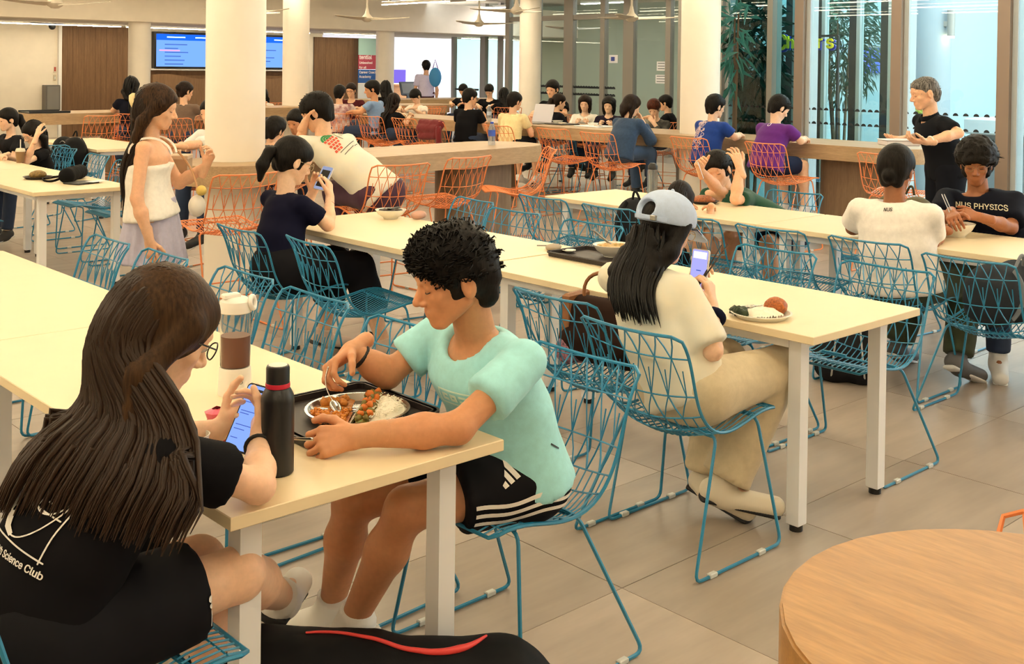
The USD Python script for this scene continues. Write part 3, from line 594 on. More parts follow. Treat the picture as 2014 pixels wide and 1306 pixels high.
# ------------------------------------------------------------------ smooth surfaces from rounded shapes
def V3(*a): return np.array(a, float)
def nz(v): v = np.asarray(v, float); return v/(np.linalg.norm(v)+1e-12)
def cap(a, b, ra, rb=None, k=.02, w=None, s=1., fa=False, fb=False, op=0):
    return ('c', np.asarray(a, float), np.asarray(b, float), ra, ra if rb is None else rb, k, None if w is None else nz(w), s, fa, fb, op)
def ell(c, r, R=None, k=.02, op=0): return ('e', np.asarray(c, float), np.asarray(r, float), R, k, op)
def chain(P, R, k=.02, **kw): return [cap(P[i], P[i+1], R[i], R[i+1], k, **kw) for i in range(len(P)-1)]
def sdf_mesh(prims, res, cuts=(), noise=None):
    lo, hi = np.full(3, 9e9), np.full(3, -9e9); bb = []
    for p in prims:
        if p[0] == 'c': m = max(p[3], p[4])*max(1, p[7]); l, h = np.minimum(p[1], p[2])-m, np.maximum(p[1], p[2])+m
        else: m = p[2].max() if p[3] is not None else p[2]; l, h = p[1]-m, p[1]+m
        bb.append((l, h))
        if p[-1] == 0: lo, hi = np.minimum(lo, l), np.maximum(hi, h)
    lo -= 3*res; n = np.ceil((hi+3*res-lo)/res).astype(int)+1
    F = np.full(n, .2, np.float32); ax = [lo[i]+res*np.arange(n[i]) for i in range(3)]
    for p, (l, h) in zip(prims, bb):
        k = p[5] if p[0] == 'c' else p[4]; mg = k+2.5*res
        i0 = np.clip(np.floor((l-mg-lo)/res).astype(int), 0, n); i1 = np.clip(np.ceil((h+mg-lo)/res).astype(int)+1, 0, n)
        if (i1 <= i0).any(): continue
        X, Y, Z = (ax[i][i0[i]:i1[i]].astype(np.float32).reshape([-1 if j == i else 1 for j in range(3)]) for i in range(3))
        if p[0] == 'c':
            _, a, b, ra, rb, _, w, s, fa, fb, op = p; ba = b-a; L2 = max(ba@ba, 1e-10); L = math.sqrt(L2)
            x, y, z = X-a[0], Y-a[1], Z-a[2]; t = (x*ba[0]+y*ba[1]+z*ba[2])/L2; hcl = np.clip(t, 0, 1)
            if fa or fb: hcl = np.clip(t, -9 if fa else 0, 9 if fb else 1)
            px, py, pz = x-hcl*ba[0], y-hcl*ba[1], z-hcl*ba[2]; q = px*px+py*py+pz*pz
            if w is not None: c = px*w[0]+py*w[1]+pz*w[2]; q = np.maximum(q-c*c*(1-1/(s*s)), 0)
            d = np.sqrt(q)-(ra+np.clip(hcl, 0, 1)*(rb-ra))
            if fb: d = np.maximum(d, (t-1)*L)
            if fa: d = np.maximum(d, -t*L)
        else:
            _, c, r, R, _, op = p; x, y, z = X-c[0], Y-c[1], Z-c[2]
            if R is not None: x, y, z = (x*R[0][i]+y*R[1][i]+z*R[2][i] for i in range(3))      # R columns are the axes
            k0 = np.sqrt((x/r[0])**2+(y/r[1])**2+(z/r[2])**2); k1 = np.sqrt((x/r[0]**2)**2+(y/r[1]**2)**2+(z/r[2]**2)**2)+1e-9; d = k0*(k0-1)/k1
        G = F[i0[0]:i1[0], i0[1]:i1[1], i0[2]:i1[2]]
        if op == 0: hh = np.clip(.5+.5*(d-G)/k, 0, 1); G[...] = d*(1-hh)+G*hh-k*hh*(1-hh)
        else: d = -d; hh = np.clip(.5+.5*(d-G)/k, 0, 1); G[...] = G*(1-hh)+d*hh+k*hh*(1-hh)
    X, Y, Z = (ax[i].astype(np.float32).reshape([-1 if j == i else 1 for j in range(3)]) for i in range(3))
    for (o, nrm) in cuts: np.maximum(F, (X-o[0])*nrm[0]+(Y-o[1])*nrm[1]+(Z-o[2])*nrm[2], out=F)
    return nets(F, lo, res)
def nets(F, lo, res):
    S = F < 0; n = np.array(F.shape)
    c = np.zeros(n-1, np.int8)
    for dx in (0, 1):
        for dy in (0, 1):
            for dz in (0, 1): c += S[dx:n[0]-1+dx, dy:n[1]-1+dy, dz:n[2]-1+dz]
    I = np.argwhere((c > 0) & (c < 8)); idx = np.full(n-1, -1, np.int32); idx[tuple(I.T)] = np.arange(len(I))
    co = [(a, b, d) for a in (0, 1) for b in (0, 1) for d in (0, 1)]; val = {q: F[I[:, 0]+q[0], I[:, 1]+q[1], I[:, 2]+q[2]] for q in co}
    sm, ct = np.zeros((len(I), 3)), np.zeros(len(I))
    for q in co:
        for a in range(3):
            if q[a] == 0:
                r = tuple(q[i]+(i == a) for i in range(3)); u, v = val[q], val[r]; m = (u < 0) != (v < 0)
                t = np.where(m, u/np.where(m, u-v, 1), 0); e = np.tile(np.array(q, float), (len(I), 1)); e[:, a] += t
                sm += e*m[:, None]; ct += m
    V = lo+res*(I+sm/ct[:, None]); Q = []
    for a in range(3):
        b, d = (a+1) % 3, (a+2) % 3; sl0, sl1 = [slice(None)]*3, [slice(None)]*3; sl0[a], sl1[a] = slice(0, -1), slice(1, None)
        E = np.argwhere(S[tuple(sl0)] != S[tuple(sl1)]); E = E[(E[:, b] > 0) & (E[:, d] > 0) & (E[:, b] < n[b]-1) & (E[:, d] < n[d]-1)]
        if not len(E): continue
        st = S[tuple(E.T)]
        def g(ob, od): J = E.copy(); J[:, b] -= ob; J[:, d] -= od; return idx[tuple(J.T)]
        q = np.stack([g(1, 1), g(0, 1), g(0, 0), g(1, 0)], 1); Q.append(np.where(st[:, None], q, q[:, ::-1]))
    Q = np.concatenate(Q); return trimesh.Trimesh(V, np.vstack([Q[:, [0, 1, 2]], Q[:, [0, 2, 3]]]), process=False)
def vnormals(m): return meshkit.arrays(m, True)[2]
def ripple(m, amp, scale, seed=0, stretch=(1, 1, 1)):
    n = vnormals(m); m.vertices = m.vertices+n*((meshkit.fbm(np.asarray(m.vertices)*np.array(stretch)*scale+seed*7.3, 3)-.5*0)[:, None]*amp); return m
# ------------------------------------------------------------------ people
def skinmat(n, c): return mat('skin_'+n, c, .48, sub=.12, spec=.4, noise=.05, nscale=60)
SK = {'fair': 'EABFA0', 'light': 'E3B18F', 'tan': 'C98E66', 'brown': '9C6340', 'deep': '7A4A30'}
def hairmat(n, c, c2):
    if n in MATS: return MATS[n]
    nn = {'t': ('texture_coordinate', {}), 'm': ('mapping', dict(scale=(1, 1, .12))), 'n': ('noise_texture', dict(scale=130, detail=3)), 'r': ('rgb_ramp', dict(ramp=[(.35, lin(c)), (.7, lin(c2))])), 'b': ('bump', dict(strength=.5, distance=.003)),
          'p': ('principled_bsdf', dict(roughness=.5, specular_ior_level=.14))}
    MATS[n] = usdkit.material(stage, '/World/Looks/'+n, nn, [('t.object', 'm.vector'), ('m.vector', 'n.vector'), ('n.fac', 'r.fac'), ('r.color', 'p.base_color'), ('n.fac', 'b.height'), ('b.normal', 'p.normal')], 'p.BSDF'); return MATS[n]
def lockmat(n, c, c2):
    if n not in MATS: MATS[n] = usdkit.material(stage, '/World/Looks/'+n, {'g': ('geometry', {}), 'r': ('rgb_ramp', dict(ramp=[(0, lin(c)), (.25, lin(c)), (.75, lin(c2)), (1, lin(c2))])), 'p': ('principled_bsdf', dict(roughness=.42, specular_ior_level=.25))}, [('g.random_per_island', 'r.fac'), ('r.color', 'p.base_color')], 'p.BSDF')
    return MATS[n]
HR = {'black': ('0B0908', '1C1715'), 'dark': ('140D0A', '2C1E17'), 'brown': ('1E120C', '46301F'), 'red': ('2E140C', '5A2C1A'), 'grey': ('3A3836', '8A8580'), 'ash': ('2C1C10', '46301C')}
def cloth(n, c, **k):
    dk = sum(lin(c)) < .12
    return mat('cloth_'+n, c, k.pop('rough', .85), spec=.12 if dk else .25, sheen=0 if dk else .12, bump=k.pop('bump', .15), bscale=900, noise=k.pop('noise', .05), nscale=40, **k)
def hand_prims(wr, d, n, side, s=1., curl=.6, spread=.12, thumb=.5, lead=.06, rw=.024, curls=None):
    d = nz(d); n = nz(np.asarray(n, float)-d*(np.asarray(n, float)@d)); t = np.cross(n, d)*side      # t: thumb side
    P = [cap(wr-d*lead, wr+d*.012, rw, rw*.92, .012, t, 1.22)]
    offs = (.030, .010, -.010, -.028); ln = (.92, 1.0, .94, .74); k0 = []
    for o, l in zip(offs, ln):
        kn = wr+(d*(.088+.004*(l > .93)-.006*(o < -.02))+t*o)*s; k0.append(kn)
        P.append(cap(wr+(d*.02+t*o*.55)*s, kn, .0135*s, .0112*s, .012))
    P.append(cap(wr+(d*.03+n*.008+t*.018)*s, wr+(d*.07+n*.006-t*.012)*s, .014*s, .012*s, .012))
    F = []
    for i, (kn, o, l) in enumerate(zip(k0, offs, ln)):
        c = curls[i] if curls else curl*(1+.06*(i-1)); p = kn; a = 0; dd = nz(d+t*spread*(o*28)); r = .0092*s*(.94 if i == 3 else 1)
        for L, b in ((.044, .8), (.027, 1.15), (.022, .75)):
            a += c*b; q = p+(dd*math.cos(a)+n*math.sin(a))*L*l*s; F.append(cap(p, q, r, r*.9, .004)); p, r = q, r*.9
    p = wr+(d*.028+t*.026+n*.006)*s; a = nz(d*.75+t*.75+n*.25*thumb)
    for L, b, r in ((.042, 0, .0125), (.032, .45, .0105), (.026, .5, .0095)):
        a = nz(a+(-t*.55+n*.75*thumb+d*.25)*b); q = p+a*L*s; F.append(cap(p, q, r*s, r*.9*s, .006)); p = q
    return P+F
def head_frame(yaw, pitch, roll=0):
    y, p, r = map(math.radians, (yaw, pitch, roll)); f = V3(math.cos(y)*math.cos(p), math.sin(y)*math.cos(p), math.sin(p)); l = V3(-math.sin(y), math.cos(y), 0); u = np.cross(f, l)
    return f, l*math.cos(r)+u*math.sin(r), u*math.cos(r)-l*math.sin(r)
class Person: pass
def person(label, head, yaw, pel, look=None, pitch=-12, roll=0, s=1., female=False, skin='light', hair=('short', 'black'), top=None, bottom=None, L='table', R='table', legs='sit', lvl=0, floor_z=0., foot_z=None, lean=None, sh=None, glasses=None, group=None, shoes=('2A2A2C', 'F0F0F0'), table=.74, seatz=None, extra=None, lids=False):
    B = Person(); head, pel = np.asarray(head, float), np.asarray(pel, float); look = yaw if look is None else look
    f, l, u = head_frame(yaw, 0); hf, hl, hu = head_frame(look, pitch, roll); H = np.stack([hf, hl, hu], 1)
    hd = lambda a, b, c: head+s*(hf*a+hl*b+hu*c)
    c7 = V3(*(head+s*(-f*.045-hf*.02*0+V3(0, 0, -.165)))) if sh is None else np.asarray(sh, float)
    ax = nz(c7-pel); hw = (.165 if female else .185)*s
    shc = c7-ax*.055*s; S = {'L': shc+l*hw, 'R': shc-l*hw}
    g = {2: (.009, .0040, .0036), 1: (.014, .0060, .0050), 0: (.020, .0104, .0088)}[lvl]
    mid = pel+(c7-pel)*.42-f*.02*s; chest = pel+(c7-pel)*.74+f*.005*s; cs = .92 if female else 1.
    B.__dict__.update(head=head, hf=hf, hl=hl, hu=hu, hd=hd, c7=c7, pel=pel, f=f, l=l, ax=ax, S=S, s=s, mid=mid, chest=chest)
    # arms
    arm = {}
    for sd, a in (('L', L), ('R', R)):
        q = 1 if sd == 'L' else -1; o = S[sd]; hk = dict(curl=.6)
        if isinstance(a, dict): e, w = np.asarray(a['e'], float), np.asarray(a['w'], float); d, n = np.asarray(a.get('d', w-e), float), np.asarray(a.get('n', (0, 0, -1)), float); hk = a.get('h', hk)
        elif a == 'table': e = o+f*.10*s+l*q*.07*s-u*.22*s; e[2] = min(max(table+.055, o[2]-.29*s), o[2]-.1); w = e+f*.20*s-l*q*.10*s; w[2] = max(table+.045, e[2]+.0); d, n = f*.8-l*q*.5-u*.15, V3(0, 0, -1)
        elif a == 'phone': e = o+f*.12*s+l*q*.05*s-u*.24*s; w = o+f*.30*s-l*q*.07*s-u*.12*s; d, n = f*.35-l*q*.25+u*.8, -f*.5-l*q*.8; hk = dict(curl=.75)
        elif a == 'down': e = o-f*.02*s+l*q*.05*s-u*.28*s; w = o+f*.05*s+l*q*.05*s-u*.51*s; d, n = f*.15-u, -l*q; hk = dict(curl=.35)
        elif a == 'lap': e = o+f*.04*s+l*q*.05*s-u*.27*s; w = e+f*.2*s-l*q*.06*s-u*.06*s; d, n = f*.9-l*q*.3-u*.2, V3(0, 0, -1)
        elif a == 'mouth': e = o+f*.18*s+l*q*.03*s-u*.21*s; w = head+hf*.13*s+l*q*.05*s-u*.15*s; d, n = -l*q*.5+u*.6+f*.1, -f*.6-l*q*.5; hk = dict(curl=.7)
        elif a == 'chin': e = o+f*.2*s-l*q*.02*s-u*.2*s; e[2] = table+.03; w = head+hf*.06*s+l*q*.06*s-u*.17*s; d, n = u*.9+f*.1, -f*.4-l*q*.9; hk = dict(curl=.5)
        arm[sd] = (e, w, nz(d), n, hk, q)
    B.arm = arm
    # legs
    hip = {'L': pel+l*.085*s, 'R': pel-l*.085*s}; leg = {}
    fz = (.085 if foot_z is None else foot_z)
    for sd in 'LR':
        q = 1 if sd == 'L' else -1
        if isinstance(legs, dict): kn, an, to = (np.asarray(x, float) for x in legs[sd])
        elif legs == 'sit':
            kn = hip[sd]+f*.42*s+l*q*.05*s; kn[2] = pel[2]-.01; an = kn+f*.05*s; an[2] = fz+.0; to = an+f*.15*s; to[2] = fz-.045
        else: kn = hip[sd]+f*.03-u*.42*s; an = V3(hip[sd][0], hip[sd][1], .09)-f*.02; an = np.where([1, 1, 0], an, .085); to = an+f*.16*s; to[2] = .035
        leg[sd] = (kn, an, to)
    B.leg = leg
    P = [cap(pel, mid, .105*s*cs, .088*s*cs, .04, l, 1.38), cap(mid, chest, .088*s*cs, .098*s*cs, .04, l, 1.42), cap(chest, shc-ax*.012, .094*s*cs, .036*s, .03, l, 1.4),
         cap(S['L'], S['R'], .034*s, .034*s, .02), cap(c7-ax*.03, hd(-.025, 0, -.055), .056*s*cs, .05*s*cs, .03)]
    sk = skinmat(skin, SK[skin])
    for sd in 'LR':
        e, w, d, n, hk, q = arm[sd]; kn, an, to = leg[sd]; h = hip[sd]; bu = nz(w-e)
        P += [cap(S[sd], e, (.043 if top and top[2:] and top[2].get('straps') else .036)*s*cs, .037*s*cs, .02), cap(e, e+(w-e)*.35, .037*s*cs, .0385*s*cs, .02), cap(e+(w-e)*.35, w, .0385*s*cs, .024*s*cs, .02, np.cross(n, bu) if abs(nz(n)@bu) < .95 else None, 1.1)]
        P += [cap(h, kn, .088*s, .055*s, .03), cap(kn, kn+(an-kn)*.35, .052*s, .055*s, .03), cap(kn+(an-kn)*.35, an, .055*s, .034*s, .03), cap(an, to, .034*s, .026*s, .03)]
    HP = [ell(hd(-.016, 0, .03), V3(.098, .076, .086)*s, H, .02), ell(hd(.036, 0, .028), V3(.056, .062, .062)*s, H, .02), ell(hd(.032, 0, -.03), V3(.06, .056, .066)*s, H, .02),
          cap(hd(-.005, .046, -.05), hd(.058, .017, -.097), .021*s, .016*s, .02), cap(hd(-.005, -.046, -.05), hd(.058, -.017, -.097), .021*s, .016*s, .02), ell(hd(.068, 0, -.094), V3(.019, .022, .019)*s, H, .018),
          ell(hd(.056, .04, -.022), V3(.02, .02, .018)*s, H, .015), ell(hd(.056, -.04, -.022), V3(.02, .02, .018)*s, H, .015), cap(hd(.078, .034, .026), hd(.078, -.034, .026), .0125*s, k=.014),
          ell(hd(.07, 0, -.066), V3(.022, .03, .022)*s, H, .014), cap(hd(c7[0]*0-.03, 0, -.03), c7-ax*.05, .05*s*cs, .056*s*cs, .02)]
    for q in (1, -1): HP.append(ell(hd(.094, q*.031, .008), V3(.013, .019, .0105)*s, H, .009, op=1))
    HP += [cap(hd(.083, 0, .014), hd(.110, 0, -.028), .0085*s, .0118*s, .008), ell(hd(.096, .011, -.035), V3(.011, .009, .008)*s, H, .006), ell(hd(.096, -.011, -.035), V3(.011, .009, .008)*s, H, .006),
           cap(hd(.084, .016, -.061), hd(.084, -.016, -.061), .0068*s, k=.006), cap(hd(.083, .013, -.0715), hd(.083, -.013, -.0715), .0078*s, k=.006)]
    for q in (1, -1):
        HP.append(ell(hd(.0755, q*.031, .008), V3(.0145, .0155, .0125)*s, H, .004))
        er = head_frame(look, pitch-8, roll); E = np.stack([nz(hf-.25*hl*-q), nz(hl*q+.2*hf*0), nz(hu+.15*-hf)], 1)
        HP += [ell(hd(-.014, q*.079, -.008), V3(.021, .0085, .036)*s, H, .006), ell(hd(-.008, q*.089, -.004), V3(.0095, .008, .018)*s, H, .004, op=1)]
    t = thing('person', label, 'person', (0, 0, 0), 0, group); B.t = t; t.ClearXformOpOrder()
    M = [sdf_mesh(P, g[0]), sdf_mesh(HP, g[1])]
    for sd in 'LR':
        e, w, d, n, hk, q = arm[sd]; bu = nz(w-e); M.append(sdf_mesh([cap(w-bu*.05, w, .0275*s*cs, .0245*s*cs, .01)]+hand_prims(w, d, n, q, s*(.92 if female else 1), rw=.0235*s*cs, **hk), g[2]))
    obj('body', cat(M), sk, t, smooth=True)
    # eyes, brows, lips
    ey = []
    if lvl == 0:
        for q in (1, -1): obj('eye', sdf_mesh([ell(hd(.082, q*.031, .005), V3(.0095, .0125, .005)*s, H, .003)], .003), mat('eye_dark', '1A1210', .2), t, smooth=True)
    else:
        for q in (1, -1):
            if lids: obj('eyelash', tube([hd(.083+.0055*math.cos(a*1.5), q*.031+.0145*math.sin(a), -.0005-.004*math.cos(a)) for a in np.linspace(-1.35, 1.35, 9)], .0013, 5), mat('lash_black', '0A0807', .5), t)
            else:
                ebp = hd(.0795, q*.031, .004); eb = obj('eye', move(trimesh.creation.icosphere(3, .0122*s), ebp), mat('eye_white', 'D8D0C8', .15), t, smooth=True)
                obj('iris', sdf_mesh([ell(ebp+hf*.0102*s-hu*.002*s, V3(.0035, .0055, .0055)*s, H, .002)], .0012), mat('eye_dark', '1A1210', .2), eb, smooth=True)
                obj('eyelash', tube([hd(.083+.0085*math.cos(a*1.2), q*.031+.0145*math.sin(a), .0085+.001*math.cos(a)) for a in np.linspace(-1.3, 1.3, 9)], .0013, 5), mat('lash_black', '0A0807', .5), t)
        obj('lips', sdf_mesh([cap(hd(.0865, .015, -.062), hd(.0865, -.015, -.062), .0052*s, k=.004), cap(hd(.0862, .012, -.0705), hd(.0862, -.012, -.0705), .0058*s, k=.004), ell(hd(.086, 0, -.0605), V3(.0065, .01, .006)*s, H, .004)], .0022), mat('lips_'+skin, {'fair': 'C98878', 'light': 'C08070', 'tan': 'A56A58', 'brown': '8A5244', 'deep': '6A3C34'}[skin], .4), t, smooth=True)
    if hair[0] != 'bald':
        for q in (1, -1): obj('eyebrow', sdf_mesh([cap(hd(.0905, q*.014, .0255), hd(.086, q*.034, .0305), .0038*s, .0042*s, .004), cap(hd(.086, q*.034, .0305), hd(.070, q*.05, .024), .0042*s, .002*s, .004)], .0025 if lvl else .004), mat('brow_'+hair[1], HR[hair[1]][0], .7), t, smooth=True)
    make_hair(B, hair, lvl, t, g, cs)
    if top: make_top(B, top, lvl, t, cs, female)
    if bottom: make_bottom(B, bottom, hip, lvl, t)
    if shoes:
        for sd in 'LR':
            kn, an, to = leg[sd]; up = nz(kn-an); dn = V3(0, 0, 1) if abs(to[2]-an[2]) < .07 and an[2] < .2 else up; fd = nz(to-an); side = nz(np.cross(fd, dn)); nr = np.cross(side, fd); sole0 = an-fd*.05*s-nr*.035*s; 
            k1 = sdf_mesh([cap(an-fd*.03*s-nr*.008*s, an+fd*.03*s-nr*.015*s, .046*s, .045*s, .02), cap(an+fd*.02*s-nr*.02*s, to+fd*.03*s+nr*.012*0, .043*s, .037*s, .02, side, 1.12), cap(an, an+up*.045*s, .046*s, .048*s, .02, fb=True)], max(g[1], .006))
            so = obj('shoe', k1, mat('shoe_'+shoes[0], shoes[0], .6), t, smooth=True)
            a, b = an-fd*.055*s-nr*.045*s, to+fd*.045*s-nr*.030*s
            obj('sole', sdf_mesh([cap(a, b, .014*s, .013*s, .01, side, 2.9)], max(g[1], .006)), mat('sole_'+shoes[1], shoes[1], .6), so, smooth=True, label='sole of a different tone')
    if glasses:
        c = mat('glasses_'+glasses, glasses, .3); fr = []
        for q in (1, -1):
            fr.append(tube([hd(.1065-.012*(abs(math.cos(a)))*0-.006*max(0, math.cos(a))*1.0, q*(.034+.024*math.cos(a)), .004+.019*math.sin(a)) for a in np.linspace(0, 2*math.pi, 17)[:-1]], .0017 if lvl else .0022, 5, closed=True))
            fr.append(tube([hd(.1, q*.058, .010), hd(.06, q*.073, .010), hd(-.02, q*.081, .006)], .0019 if lvl else .0025, 5))
        fr.append(tube([hd(.1065, .010, .008), hd(.111, 0, .010), hd(.1065, -.010, .008)], .0017, 5)); obj('glasses', cat(fr), c, t)
    return B
def hz(B, a, b, c): return B.hd(a, b, c)
def make_hair(B, hair, lvl, t, g, cs):
    kind, col = hair[0], hair[1]; opt = hair[2] if len(hair) > 2 else {}
    m = hairmat('hair_'+col, *HR[col]); s = B.s; H = np.stack([B.hf, B.hl, B.hu], 1); hd = B.hd; th = opt.get('t', .017); res = {2: .006, 1: .009, 0: .012}[lvl]
    P = [ell(hd(-.020, 0, .036), V3(.098+th, .0765+th, .088+th)*s, H, .015), ell(hd(.03, 0, .062), V3(.06, .062, .05)*s*(1+th*2), H, .02)]
    low = opt.get('low', -.045)
    if kind in ('short', 'curly', 'bun', 'pony'):
        P.append(cap(hd(-.075, .035, -.01), hd(-.07, .03, low-.02), .04*s, .03*s, .02)); P.append(cap(hd(-.075, -.035, -.01), hd(-.07, -.03, low-.02), .04*s, .03*s, .02))
    if kind == 'curly': P.append(ell(hd(.0, 0, .084), V3(.098, .083, .062)*s, H, .02))
    if kind == 'fringe' or opt.get('fringe'): P += [cap(hd(.085, .05, .055), hd(.095, -.04, .05), .022*s, .02*s, .015)]
    if kind == 'bun': P.append(ell(hd(*opt.get('bun', (-.13, 0, .02))), V3(.045, .04, .045)*s, H, .012))
    neg = [ell(hd(.135, 0, opt.get('face', -.036)), V3(.092, .10, .105)*s, H, .012, op=1)]
    if kind in ('short', 'curly', 'bun', 'pony'):
        for q in (1, -1): neg += [ell(hd(.0, q*.098, -.018), V3(.038, .034, .046)*s, H, .008, op=1), ell(hd(.092, q*.085, -.035), V3(.072, .055, .082)*s, H, .012, op=1)]
    M = [sdf_mesh(P+neg, res)]
    if kind in ('long', 'pony', 'bob'):
        W = []; nb = nz(-(B.f-B.ax*(B.f@B.ax))); fit = opt.get('fit', .018); rng = np.random.default_rng(int(abs(B.head[0]*1000))); locks = []
        if kind == 'pony':
            pts = opt.get('path') or [hd(-.11, 0, .03), hd(-.155, 0, .0), hd(-.165, 0, -.08), hd(-.15, 0, -.16)]
            W += chain(pts, np.linspace(.022, .034, len(pts)-1).tolist()+[.012], .015)
        else:
            L_ = opt.get('len', .38 if kind == 'long' else .14); wd = opt.get('w', 1.9)
            if kind == 'long':
                q1 = B.c7+nb*(.075*s+fit)-B.ax*.03; q2 = B.chest+nb*(.108*s*cs+fit+.02); q3 = B.mid+nb*(.10*s*cs+fit+.02)
                full = np.array([hd(.045, 0, .105), hd(-.03, 0, .122), hd(-.095, 0, .085), hd(-.122, 0, .0), hd(-.11, 0, -.08), q1, q2, q3, q3+(q3-q2)*1.2+V3(0, 0, -.05)]); full = spline(full, 60)
                cum = np.r_[0, np.cumsum(np.linalg.norm(np.diff(full, axis=0), axis=1))]; base = .42*s; wq = [.02*s, .10*s, .20*s, .30*s, .42*s, 9]; wr_ = np.array([.052, .074, .082, .080, opt.get('r', .030)*wd, opt.get('r', .030)*wd*opt.get('spread', 1.0)])*s; dq = np.array([.016, .020, .020, .020, opt.get('r', .030), opt.get('r', .030)])*s
                pts = np.stack([np.interp(np.linspace(.26*s, min(base+L_, cum[-1]), 6), cum, full[:, i]) for i in range(3)], 1)
            else: full = spline([hd(-.06, 0, .05), hd(-.085, 0, -.05), hd(-.07, 0, -.06-L_*.6)], 12); pts = full[[0, 5, 8, 11]]; cum = None
            if kind == 'long':
                uu = np.linspace(.27*s, min(base+L_*.93, cum[-1]), 8); pp = np.stack([np.interp(uu, cum, full[:, i]) for i in range(3)], 1); dd = np.interp(uu, wq, dq); ww = np.interp(uu, wq, wr_); dd[-1] *= .6
                for i in range(7 if lvl < 2 else 0): W.append(cap(pp[i], pp[i+1], dd[i]*.62, dd[i+1]*.55, .02, B.hl, float((ww[i]+ww[i+1])/(dd[i]+dd[i+1])*1.3)))
                sk_ = opt.get('skew')
                if sk_ is not None and lvl < 2:
                    p2 = pp-B.hl*ww[:, None]*.6+np.asarray(sk_)*np.clip((uu-.3*s)/L_, 0, 1)[:, None]*.75
                    for i in range(7): W.append(cap(p2[i], p2[i+1], dd[i]*.5, dd[i+1]*.4, .03, B.hl, 3.2))
            else:
                rr = np.r_[np.full(len(pts)-1, opt.get('r', .030)*s), .012*s]; rr[0] = .055*s; rr[1] = .045*s; W += chain(pts, rr, .03, w=B.hl, s=wd)
            for q in opt.get('sides', (1, -1)):
                if kind == 'long': W += [cap(hd(.012, q*.074, .035), hd(-.045, q*.084, -.085), .030*s, .030*s, .02), cap(hd(-.045, q*.084, -.085), B.c7+B.l*q*.075*s+nb*.06*s-B.ax*.01, .030*s, .026*s, .03)]
                else: W += [cap(hd(-.02, q*.08, .03), hd(-.02, q*.080, -.09), .026*s, .024*s, .02), cap(hd(-.01, q*.076, -.05), hd(.0, q*.07, -.06-L_*.55), .024*s, .02*s, .02)]
            if kind == 'long':
                N = {2: 1000, 1: 110, 0: 16}[lvl]
                for _ in range(N):
                    tt = rng.uniform(-1, 1); e1 = min(cum[-1], base+L_*rng.uniform(.72, 1.12)+.02); u = np.linspace((opt.get('u0', 0)+rng.uniform(.0, .16))*s, e1, 14); fr = np.linspace(0, 1, 14)[:, None]
                    c = np.stack([np.interp(u, cum, full[:, i]) for i in range(3)], 1); wv = np.interp(u, wq, wr_)[:, None]; dv = np.interp(u, wq, dq)[:, None]; tg = np.gradient(c, axis=0); tg /= np.linalg.norm(tg, axis=1, keepdims=True); on = np.cross(B.hl, tg); on = on*np.sign((on*(c-B.hd(.0, 0, -.1))).sum(1, keepdims=True)+1e-9)
                    bow = (1-math.sqrt(max(0, 1-tt*tt)))*np.interp(u, [0, .3*s, .45*s, 9], [.070*s, .070*s, .03*s, .02*s])[:, None]
                    c = c+B.hl*tt*wv-on*bow+on*dv*(.80 if lvl < 2 else rng.choice([.2, .55, .8, .8]))*math.sqrt(max(0, 1-tt*tt))+B.hl*rng.normal()*.012*fr**2+on*rng.uniform(-.004, .004)
                    if opt.get('skew') is not None: c = c+np.asarray(opt['skew'])*np.clip((u-.3*s)/L_, 0, 1.2)[:, None]*max(0, .35-tt)/1.35
                    locks.append(tube(c, np.interp(np.linspace(0, 1, 14), [0, .15, .8, 1], [.001, .0095, .0085, .0012])*s*{2: .8, 1: 1.1, 0: 1.6}[lvl], 5, flat=.55))
        M.append(sdf_mesh(P[:1]+W+neg, res*1.15) if kind != 'pony' else sdf_mesh(W, res))
        if locks: obj('hair_locks', cat(locks), lockmat('hair_'+col+'_locks', HR[col][0], opt.get('tip', HR[col][1])), t, smooth=True)
        if kind == 'pony':
            e = opt.get('tie'); tm = trimesh.creation.torus(.022, .010, 14, 8); tm.apply_transform(trimesh.geometry.align_vectors((0, 0, 1), -nz(B.hf))); tm.apply_translation(hd(-.118, 0, .028))
            obj('hair_tie', tm, mat('tie_'+(e or '222222'), e or '222222', .8), t, label='hair tie')
    if kind in ('curly', 'short') and lvl >= 1:
        rng = np.random.default_rng(5); hm = M[0]; vn = vnormals(hm); up = (hm.vertices-B.head)@B.hu; ok = np.where((up > .0) & ((hm.vertices-B.head)@B.hf < .10))[0]; tf = []
        for i in rng.choice(ok, min(len(ok), 1500 if lvl == 2 else 200), replace=False):
            p = hm.vertices[i]; n_ = vn[i]; d_ = nz(n_*.35+B.hf*(.5+rng.normal()*.4)+B.hl*rng.normal()*.5); e_ = nz(d_*.5+B.hl*rng.normal()*.5-n_*.8); L1_ = rng.uniform(.010, .020)*s*(1.7 if kind == 'curly' else .8)
            tf.append(tube([p-n_*.006, p+d_*L1_*.6, p+d_*L1_*.8+e_*L1_*.7], [.0030*s, .0025*s, .0006], 4))
        obj('hair_tufts', cat(tf), m, t, smooth=True)
    h = cat(M); a = opt.get('rip', .010 if kind == 'curly' else .003); h = ripple(h, a*s, 42 if kind == 'curly' else 45, 1, (1, 1, 1) if kind == 'curly' else (1, 1, .3)); obj('hair', h, m, t, smooth=True)
